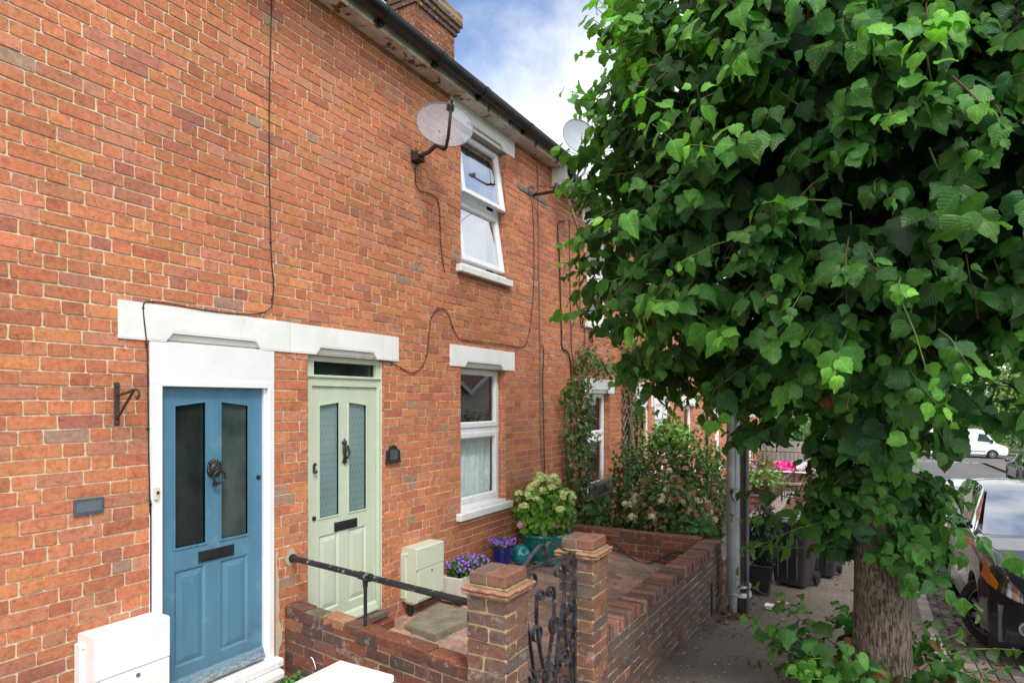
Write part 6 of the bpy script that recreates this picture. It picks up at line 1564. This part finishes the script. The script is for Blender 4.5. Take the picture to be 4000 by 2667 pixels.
def wheel(parent, x, y, r, w, rr, steer=0.0):
    SM = np.array(Matrix.Translation((x, y, r)) @ Matrix.Rotation(steer, 4, 'Z') @ Matrix.Translation((-x, -y, -r)))
    t = MB(); t.M = SM; s_ = 1 if y > 0 else -1
    prof = [(rr*1.0,-w/2),(r*.93,-w/2),(r*.99,-w/2+.03),(r,-w/2+.06),(r,w/2-.06),(r*.99,w/2-.03),(r*.93,w/2),(rr*1.0,w/2),(rr*.97,w/2-.03),(rr*.97,-w/2)]
    n = 40; v = [(x+q*math.cos(a), y+d, r+q*math.sin(a)) for q, d in prof for a in np.linspace(0, 2*PI, n+1)[:-1]]
    t.add(v, [[i*n+k, i*n+(k+1) % n, (i+1)*n+(k+1) % n, (i+1)*n+k] for i in range(len(prof)-1) for k in range(n)])
    wh = t.build('wheel', M_tyre, parent, smooth='auto', local=True)
    m = MB(); m.M = SM; yo = y+s_*(w/2-.02)
    for k in range(7):                              # spokes
        a = 2*PI*k/7; c_, s2 = math.cos(a), math.sin(a); q = [(.05,-.026),(rr*.55,-.022),(rr*.98,-.034),(rr*.98,.034),(rr*.55,.022),(.05,.026)]
        P = lambda e, d: [(x+p*c_-o*s2, yo+d-s_*.035*(1-p/rr)*0-s_*.02*(p/rr), r+p*s2+o*c_) for p, o in q]
        m.add(P(0, 0)+P(0, -s_*.03), [[0,1,2,3,4,5],[11,10,9,8,7,6]]+[[i,(i+1) % 6,6+(i+1) % 6,6+i] for i in range(6)])
    for q0, q1, d in ((rr*.93, rr*1.01, 0), ): 
        v = [(x+q*math.cos(a), yo+e, r+q*math.sin(a)) for q, e in ((q0,0),(q1,.004*s_),(q1,-.05*s_),(q0,-.12*s_)) for a in np.linspace(0, 2*PI, n+1)[:-1]]
        m.add(v, [[i*n+k, i*n+(k+1) % n, (i+1)*n+(k+1) % n, (i+1)*n+k] for i in range(3) for k in range(n)])
    m.tube([(x, yo-s_*.03, r), (x, yo+s_*.006, r)], .065, 18); m.build('rim', M_rim, wh, smooth='auto', local=True)
    m = MB(); m.M = SM; m.tube([(x, yo-s_*.12, r), (x, yo-s_*.10, r)], rr*.95, 24); m.build('brake_disc', M_cabin, wh, local=True)

def car(label, loc, rz, pitch, paint, group='cars parked along the kerb', suv=True, steer=0.0):
    t = thing('parked_car', label, 'car', loc, rz, group); t.rotation_euler = (0, pitch, rz)
    hgt = 1.10 if suv else .88; WB, R_, RR = 1.36, .355 if suv else .32, .245 if suv else .215
    L2 = 2.31; xs = np.concatenate([np.linspace(-L2, -2.0, 8), np.arange(-1.97, 1.98, .035), np.linspace(2.0, L2, 12)])
    W_ = lambda x: float(np.interp(x, [-2.31,-2.25,-2.1,-1.7,-.5,1.2,1.75,2.0,2.15,2.25,2.31], [.70,.80,.87,.915,.925,.925,.91,.86,.77,.66,.52]))
    H_ = lambda x: hgt*float(np.interp(x, [-2.31,-2.2,-2.0,0,.95,1.3,1.8,2.05,2.2,2.31], [.85,1.05,1.10,1.09,1.07,1.06,.99,.91,.80,.66]))
    def ZB(x):
        z = float(np.interp(abs(x), [0,1.9,2.2,2.31], [.27,.27,.24,.30]))
        for c_ in (-WB, WB):
            d = abs(x-c_); 
            if d < R_+.055: z = max(z, R_+math.sqrt((R_+.055)**2-d*d))
        return min(z, H_(x)-.12)
    def sect(x):
        w, h, z = W_(x), H_(x), ZB(x); d = h-z
        return [(w*.965, z), (w*1.0, z+.02), (w*1.005, z+d*.30), (w*.985, z+d*.52), (w*.99, z+d*.66), (w*.965, h-.07), (w*.915, h-.022), (w*.82, h+.002), (w*.45, h+.03), (0, h+.036)]
    S = [sect(x) for x in xs]; m = len(S[0]); v = []; f = []
    for x, s_ in zip(xs, S): v += [(x, y, z) for y, z in s_] + [(x, -y, z) for y, z in s_[-2::-1]]
    k_ = 2*m-1
    for i in range(len(xs)-1):
        for j in range(k_-1): f.append([i*k_+j, (i+1)*k_+j, (i+1)*k_+j+1, i*k_+j+1])
    f += [list(range(k_)), [(len(xs)-1)*k_+j for j in range(k_)][::-1]]
    b = MB(); b.add(v, f); body = b.build('body', paint, t, smooth='auto', local=True)
    b = MB(); b.box(-2.15, 2.15, -.80, .80, .24, .60); 
    for c_ in (-WB, WB):
        for e in (-1, 1): b.tube([(c_, e*.55, R_), (c_, e*.80, R_)], R_+.05, 20)
    b.build('underbody', M_cabin, t, local=True)
    zr = 1.66*(1.05 if suv else .89); zf = zr-.09; zb = 1.08*hgt
    # windscreen, roof, side glass
    def patch(name, fn, nu, nv, mt, sm=True):
        b = MB(); V = [fn(i/nu, j/nv) for j in range(nv+1) for i in range(nu+1)]
        b.add(V, [[j*(nu+1)+i, j*(nu+1)+i+1, (j+1)*(nu+1)+i+1, (j+1)*(nu+1)+i] for j in range(nv) for i in range(nu)]); return b.build(name, mt, t, sm, local=True)
    lerp = lambda a, c, q: a+(c-a)*q
    patch('windscreen', lambda u, q: (lerp(1.10, .28, q)+.13*(1-(2*u-1)**2)*(1-.4*q), (2*u-1)*lerp(.80, .64, q), lerp(zb-.01, zf, q)+.03*math.sin(PI*q)), 14, 10, M_screen)
    patch('roof', lambda u, q: (lerp(.28, -1.78, q)+.08*(1-(2*u-1)**2)*(1-q), (2*u-1)*(.665-.02*q), float(np.interp(q, [0,.15,.45,.8,1], [zf,zr-.035,zr,zr-.02,zr-.07]))-.045*abs(2*u-1)**3), 14, 16, paint)
    patch('rear_window', lambda u, q: (lerp(-1.78, -2.18, q)-.05*(1-(2*u-1)**2), (2*u-1)*lerp(.64, .78, q), lerp(zr-.08, zb, q)), 10, 6, M_screen)
    for e in (-1, 1):
        sf = lambda X, q, o=0: (X, e*(lerp(.872, .668, q)+o), lerp(zb-.03, float(np.interp(X, [-1.9,-1.3,-.4,.28,1.1], [zr-.13,zr-.06,zr-.045,zf-.02,zb])), q))
        patch('side_window', lambda u, q: sf(lerp(1.02-.74*q, -2.1+.32*q, u), q), 20, 4, M_screen)
        for (xa, xb, wa) in ((1.08, .30, .07), (.02, -.06, .075), (-.98, -1.02, .08), (-1.85, -1.66, .24)):   # pillars
            b = MB(); b.add([sf(xa, 0, .004), sf(xa-wa, 0, .004), sf(xb-wa, 1, .004), sf(xb, 1, .004)], [[0,1,2,3]]); b.build('roof_pillar', paint, t, local=True)
        b = MB(); b.sphere(.86, e*.99, zb+.08, .11, 14, 10, (.7,1.05,.72)); b.box(.83, .89, e*.86, e*.96, zb+.01, zb+.06, .01); b.build('mirror', paint, t, True, local=True)
        # headlamp wrapped round the corner
        def hl(u, q, o=.006):
            x = lerp(1.80, 2.285, u); s_ = sect(x); z0, z1 = max(s_[3][1]+.10, H_(x)-.25)+.02*u, H_(x)-.045-.015*u; z = lerp(z0, z1, q); y = W_(x)*(.995-.05*q)
            return (x+o*.6, e*(y+o), z)
        patch('headlamp', lambda u, q: hl(lerp(.25, 1, u), q), 12, 5, M_lamp); patch('lamp_bowl', lambda u, q: hl(lerp(.27, 1, u), lerp(.05,.95,q), .002), 12, 5, M_chrome)
        patch('indicator', lambda u, q: hl(lerp(.05, .62, u), lerp(.0, .42+.5*(1-u), q), .009), 8, 4, M_amber)
        b = MB(); fc = (2.20, e*.60, .42); b.tube([(2.12, e*.60, .42), (2.27, e*.585, .42)], .075, 20); b.build('fog_lamp_ring', M_chrome, t, smooth='auto', local=True)
        b = MB(); b.tube([(2.26, e*.585, .42), (2.276, e*.583, .42)], .055, 20); b.build('fog_lamp', M_frost_grey, t, smooth='auto', local=True)
        for xx in (-WB, WB): wheel(t, xx, e*(.925-.115-(.06 if steer and xx > 0 else 0)), R_, .22, RR, steer if xx > 0 else 0)
    b = MB(); 
    for z in np.linspace(.52, .70, 5)*hgt: b.box(2.24, 2.325, -.48, .48, z, z+.022, .004)
    b.build('grille', M_blackp, t, local=True)
    b = MB(); b.box(2.25, 2.34, -.50, .50, .27, .40, .02); b.build('lower_intake', M_blackp, t, local=True)
    b = MB(); b.box(-1.6, .9, -.76, .76, .6, zb-.02); [b.box(x_, x_+.16, y_-.24, y_+.24, .8, zb+.32, .05) for x_ in (-.35, -1.35) for y_ in (-.38, .38)]; b.box(.5, 1.0, -.74, .74, zb-.12, zb+.0, .04); b.build('interior', M_cabin, t, local=True)
    b = MB(); b.tube([(.36, .38+.17*math.cos(q), zb+.02+.17*math.sin(q)) for q in np.linspace(0, 2*PI, 25)], .013, 6); b.build('steering_wheel', M_cabin, t, local=True)
    return t
car('black car parked facing up the street at the right edge', (1.88, 10.0, gz(10.0)-.095), -PI/2, -math.atan(.056), M_carb, steer=math.radians(33))
car('pale silver car parked behind the black car', (1.92, 15.4, gz(15.4)-.115), -PI/2, -math.atan(.055), M_cars, suv=False)
car('far dark car parked on the other side of the road at the right edge', (6.75, 38.6, gz(38.6)-.10), PI/2, math.atan(.026), M_carb, suv=False)

def van(loc, rz):
    t = thing('van', 'white panel van crossing on the far road at the right', 'van', loc, rz)
    prof = [(2.55,.35),(2.60,.55),(2.58,.78),(2.45,.98),(1.82,1.22),(1.25,2.02),(1.05,2.20),(.7,2.30),(-2.4,2.34),(-2.52,2.25),(-2.56,.42),(-2.5,.32)]
    arch = lambda c_: [(c_+.40*math.cos(a), .33+.40*math.sin(a)) for a in np.linspace(PI, 0, 9)]
    poly = [(-2.5,.30)]+arch(-1.62)+arch(1.62)+[(2.5,.30)]+prof[:-1]
    b = MB(); W_ = .98; n = len(poly)
    rows = [(W_*.93, .965), (W_, .99), (W_, .99)]
    def ring(y, s_): return [(p[0]*s_, y, .32+(p[1]-.32)*(1 if s_ > .98 else .985)) for p in poly]
    v = ring(-W_, .985)+ring(-W_*.95, 1)+ring(W_*.95, 1)+ring(W_, .985)
    b.add(v, [[i*n+k, i*n+(k+1) % n, (i+1)*n+(k+1) % n, (i+1)*n+k] for i in range(3) for k in range(n)]+[list(range(n)), [3*n+k for k in range(n)][::-1]]); b.build('body', M_vanw, t, local=True)
    M_vg = mat('van_glass', (.03,.05,.05), (.05,.075,.07), 3, .08, bump=0)
    for e in (-1, 1):
        g = MB(); q = [(1.62,1.28),(1.16,1.92),(.72,1.95),(.62,1.36)]; g.prism(q, lambda a, c_, d: (a, d, c_), e*(W_+.004), e*(W_-.03)); g.build('side_window', M_vg, t, local=True)
        g = MB(); g.box(-1.15, 1.2, e*(W_-.02), e*(W_+.012), .52, .60); g.build('rub_strip', M_greyc, t, local=True)
        g = MB(); [g.box(x_, x_+.012, e*(W_-.02), e*(W_+.003), .36, 2.1) for x_ in (.42, -.75)]; g.build('door_seam', M_greyc, t, local=True)
        g = MB(); g.box(1.45, 1.62, e*(W_+.02), e*(W_+.20), 1.22, 1.5, .03); g.build('mirror', M_blackp, t, local=True)
        g = MB(); g.box(2.38, 2.575, e*.62, e*.90, .84, 1.0, .03); g.build('headlamp', M_amber, t, local=True)
        for xx in (-1.62, 1.62): wheel(t, xx, e*(W_-.12), .33, .2, .2)
    g = MB(); g.add([(1.80,-.80,1.25),(1.80,.80,1.25),(1.30,.72,1.99),(1.30,-.72,1.99)], [[0,1,2,3]]); g.v[-1][:,0] += .035; g.build('windscreen', M_vg, t, local=True)
    g = MB(); g.box(2.3, 2.66, -.96, .96, .34, .56, .06); g.build('bumper', M_greyc, t, local=True)
    g = MB(); g.box(-2.3, 2.3, -.8, .8, .25, .6); g.build('underbody', M_cabin, t, local=True)
van((6.55, 63.0, gz(63)-.10), 0)

# ================================================================== the lime tree
M_lime = leaf_mat('lime_leaf', True, .36, .44, .30)
M_bark = None
def bark():
    t = NT('lime_bark'); v = t.pos((1,1,.22))
    n = t.noise(v, 62, 5, .65, .6); c = t.mix((.045,.034,.027), (.25,.195,.150), t.ramp(n, [(.40, 0), (.62, 1)])); c = t.mix(c, t.ramp(t.noise(t.pos((1,1,.5)), 4, 5, .6), [(.3, .6), (.7, 1.15)]), 1, 'MULTIPLY')
    c = t.mix(c, (.07,.07,.04), t.ramp(t.noise(t.pos(), 5, 4), [(.5, 0), (.7, .5)]))
    return t.done(t.bsdf(c, .92, 0, .2, n, 1.0, .015))
M_bark = bark()
TRX, TRY = .05, 5.72
lime = thing('lime_tree', 'pollarded lime tree with a dense round crown growing through the pavement', 'tree', (TRX, TRY, gz(TRY)))
rg = np.random.default_rng(301)
b = MB(); g0 = gz(TRY)-.1; n = 40; zs = np.linspace(g0, 2.2, 60); v = []
for z in zs:
    h = z-g0; r0 = .205+.10*math.exp(-h*5)-.012*h+(.05*math.exp(-((h-1.55)/.22)**2))
    for k in range(n):
        a = 2*PI*k/n; q = r0*(1+.05*mnoise.noise(Vector((math.cos(a)*2, math.sin(a)*2, z*1.3)))+.05*mnoise.noise(Vector((math.cos(a)*6, math.sin(a)*6, z*2.2))))
        v.append((TRX+q*math.cos(a)+.03*h*math.sin(h*.8)*.4, TRY+q*math.sin(a), z))
b.add(v, [[i*n+k, i*n+(k+1) % n, (i+1)*n+(k+1) % n, (i+1)*n+k] for i in range(len(zs)-1) for k in range(n)]); b.build('trunk', M_bark, lime, True)

CC = np.array((TRX+.02, TRY, 3.80)); RA, RZ = 2.24, 1.84
def crown_r(d):
    rho = np.hypot(d[:,0], d[:,1]); e_ = np.where(d[:,2] < 0, 4.6, 2.45); rz_ = np.where(d[:,2] < 0, RZ-.62*np.clip(d[:,0]*1.5-.1, 0, 1), RZ); t_ = ((rho/RA)**e_+(np.abs(d[:,2])/rz_)**e_)**(-1/e_)
    nz = np.array([.10*mnoise.noise(Vector(q*2.1))+.07*mnoise.noise(Vector(q*5.0+np.array([7,0,0]))) for q in d]); return t_*(1+nz)
cam = np.array((0,0,EYE))
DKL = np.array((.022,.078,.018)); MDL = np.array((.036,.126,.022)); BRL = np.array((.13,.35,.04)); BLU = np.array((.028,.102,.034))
tw = MB(); lf = MB()
def shoot(base, direc, length, nl, size, young=.3, rg=rg, gravity=.35, twig=True):
    """one leafy shoot: leaves alternate along it on short stalks and hang"""
    direc = direc/np.linalg.norm(direc); p = base.copy(); pts = [p.copy()]; d = direc.copy(); P=[]; T=[]; N=[]; S=[]; C=[]
    side = np.cross(d, [0,0,1.0]); side /= max(np.linalg.norm(side), 1e-6); sg = 1
    tone = max(.45, rg.normal(1, .26))
    for i in range(nl):
        q = i/(nl-1); d = d+np.array([0,0,-gravity/nl])+rg.normal(0,.07,3); d /= np.linalg.norm(d); p = p+d*length/nl; pts.append(p.copy())
        s_ = side*sg+rg.normal(0,.35,3); sg = -sg
        pet = s_*.5+d*.55+np.array([0,0,.0]); pet /= np.linalg.norm(pet); at = p+pet*(.035+.02*rg.random())*size/.13
        tip = s_*.55+d*.45+np.array([0,0,-.60])+rg.normal(0,.32,3); nn = d*.75+s_*.12+np.array([0,0,.62])+rg.normal(0,.34,3)
        P.append(at); T.append(tip); N.append(nn); S.append(size*(1.10-.5*q**2.5)*rg.uniform(.68,1.2))
        y = young*q**1.5; c0 = DKL if rg.random() < .38 else (BLU if rg.random() < .35 else MDL); C.append((c0*(1-y)+BRL*y)*tone*rg.uniform(.82,1.2))
    leaves(lf, np.array(P), np.array(T), np.array(N), np.array(S), np.clip(np.array(C), .006, .5), 'lime', rg.uniform(.3,1.7,nl))
    if twig: tw.tube([tuple(x) for x in pts[::2]]+[tuple(pts[-1])], list(np.linspace(.0055,.002,len(pts[::2])+1)), 5, (.10,.14,.04) if rg.random() < .6 else (.13,.075,.04))
# crown shoots
D = rdir(2450, rg); R_ = crown_r(D); tc = nrm(cam-CC)
for d, r in zip(D, R_):
    facing = float(d@tc)
    if facing < -.25 and rg.random() > .42: continue
    depth = rg.choice([.80, .90, .97, 1.03], p=[.26,.36,.28,.10])
    base = CC+d*r*depth-d*.22
    up = np.array([0,0,.55*max(0, d[2])+.12]); direc = d*.8+up+rg.normal(0,.36,3)
    shoot(base, direc, rg.uniform(.26,.54), int(rg.integers(6,10)), rg.uniform(.082,.138), 1.05 if depth > 1 else .36)
# a dozen long young shoots standing out of the crown
for k in range(60):
    d = nrm(np.array([rg.normal(-.35,.5), rg.normal(-.75,.35), rg.uniform(-.35,.85)])); r = crown_r(d[None])[0]
    shoot(CC+d*(r-.32), d*.7+np.array([0,0,.55])+rg.normal(0,.25,3), rg.uniform(.5,.8), 11, rg.uniform(.10,.14), 1.25, gravity=.15)
# inner leaves fill the heart of the crown, its shade painted in darker greens
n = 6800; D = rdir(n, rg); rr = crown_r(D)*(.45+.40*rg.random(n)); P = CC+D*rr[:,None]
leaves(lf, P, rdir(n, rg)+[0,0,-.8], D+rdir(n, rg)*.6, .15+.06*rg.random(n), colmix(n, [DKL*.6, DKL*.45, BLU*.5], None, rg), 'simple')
# shoots sprouting from the trunk below the crown
for k in range(150):
    a = rg.random()*2*PI; z = rg.uniform(.55, 1.75 if math.cos(a) < .2 else 1.35); q = np.array([math.cos(a), math.sin(a), 0]); ln = rg.uniform(.25,.72)*(1.0 if z > .9 else .8)*(.7 if math.cos(a) < -.2 else (.62 if math.cos(a) > .2 else .9))
    if z < .85 and rg.random() < .25: continue
    shoot(np.array([TRX, TRY, z])+q*.2, q+np.array([0,0,rg.uniform(-.35,.25)]), ln*.9, int(6+ln*5), rg.uniform(.09,.13), .3, gravity=.45)
for k in range(40):                                    # dense collar just under the crown
    a = rg.random()*2*PI; q = np.array([math.cos(a), math.sin(a), 0]); r = rg.uniform(.3,.95); z = rg.uniform(1.62, 2.05)
    shoot(np.array([TRX, TRY, z])+q*r, q*.8+np.array([0,0,rg.uniform(-.5,.1)]), rg.uniform(.3,.5), 7, rg.uniform(.12,.155), .25)
for k in range(34):
    a = rg.uniform(-2.6, -.5); z = rg.uniform(1.15, 1.95); q = np.array([math.cos(a), math.sin(a), 0])
    shoot(np.array([TRX, TRY, z])+q*.17, q*.7+np.array([rg.normal(0,.4), 0, rg.uniform(-.3,.3)]), rg.uniform(.2,.42), 6, rg.uniform(.09,.13), .2, gravity=.5)
# two sprays reaching to the left over the bins
for z, a, ln in ((.86, 2.55, 1.15), (.80, 2.9, .95), (1.02, 2.75, 1.1), (.72, 3.4, .8), (.95, 3.6, .9), (.95, -.35, .8), (.62, -.9, .6)):
    q = np.array([math.cos(a), math.sin(a), 0]); shoot(np.array([TRX, TRY, z])+q*.2, q+np.array([0,0,.05]), ln, 11, .12, .35, gravity=.25)
# sprouts around the foot, some scorched brown
for k in range(96):
    a = rg.random()*2*PI; q = np.array([math.cos(a), math.sin(a), 0]); z = gz(TRY)+rg.uniform(.0,.42)
    far = rg.random() < .30
    if math.cos(a) > .35 and math.sin(a) > -.5 and rg.random() < .6: continue
    shoot(np.array([TRX, TRY, z])+q*rg.uniform(.2,.45), q*rg.uniform(.5,1.3)+np.array([0,0,rg.uniform(.4,1.0) if far else rg.uniform(.1,.6)]), rg.uniform(.55,.95) if far else rg.uniform(.25,.5), 9 if far else 6, rg.uniform(.085,.13), .45, gravity=.4)
n = 46; a = rg.random(n)*2*PI; P = np.stack([TRX+np.cos(a)*rg.uniform(.25,.62,n), TRY+np.sin(a)*rg.uniform(.25,.62,n), gz(TRY)+rg.uniform(.02,.48,n)], 1)
leaves(lf, P, rdir(n, rg)+[0,0,-.5], rdir(n, rg)*.6+[0,-.3,.6], .07+.06*rg.random(n), colmix(n, [(.15,.065,.03),(.20,.10,.045),(.10,.055,.028)], None, rg), 'lime', rg.uniform(1.0,2.8,n))
for p in ((-.05,5.0,1.62), (-.3,4.7,1.9)):
    leaves(lf, [p], [(.5,-.2,-.25)], [(0,-.6,.5)], [.085], [(.20,.085,.035)], 'lime', np.array([1.6]))
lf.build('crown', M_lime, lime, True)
# limbs
for k in range(8):
    a = 2*PI*k/8+.3*rg.random(); e = CC+np.array([math.cos(a)*1.25, math.sin(a)*1.25, rg.uniform(-.4,1.2)]); s_ = np.array([TRX, TRY, 1.75+.1*rg.random()])
    tw.tube([tuple(s_), tuple(s_*.55+e*.45+np.array([0,0,.25])), tuple(e)], [.10,.06,.02], 8, (.11,.085,.07), smooth=5)
    for q in range(5):
        m_ = s_*.4+e*.6+np.array([0,0,.15]); f_ = CC+rdir(1, rg)[0]*1.5; tw.tube([tuple(m_), tuple((m_+f_)/2+np.array([0,0,.1])), tuple(f_)], [.03,.02,.008], 5, (.11,.085,.07), smooth=3)
tw.build('branches', attr_mat('twig', .8, .2, .3), lime, True)
print('leaves mesh faces', len(lf.c), sum(len(q) for q in lf.c))
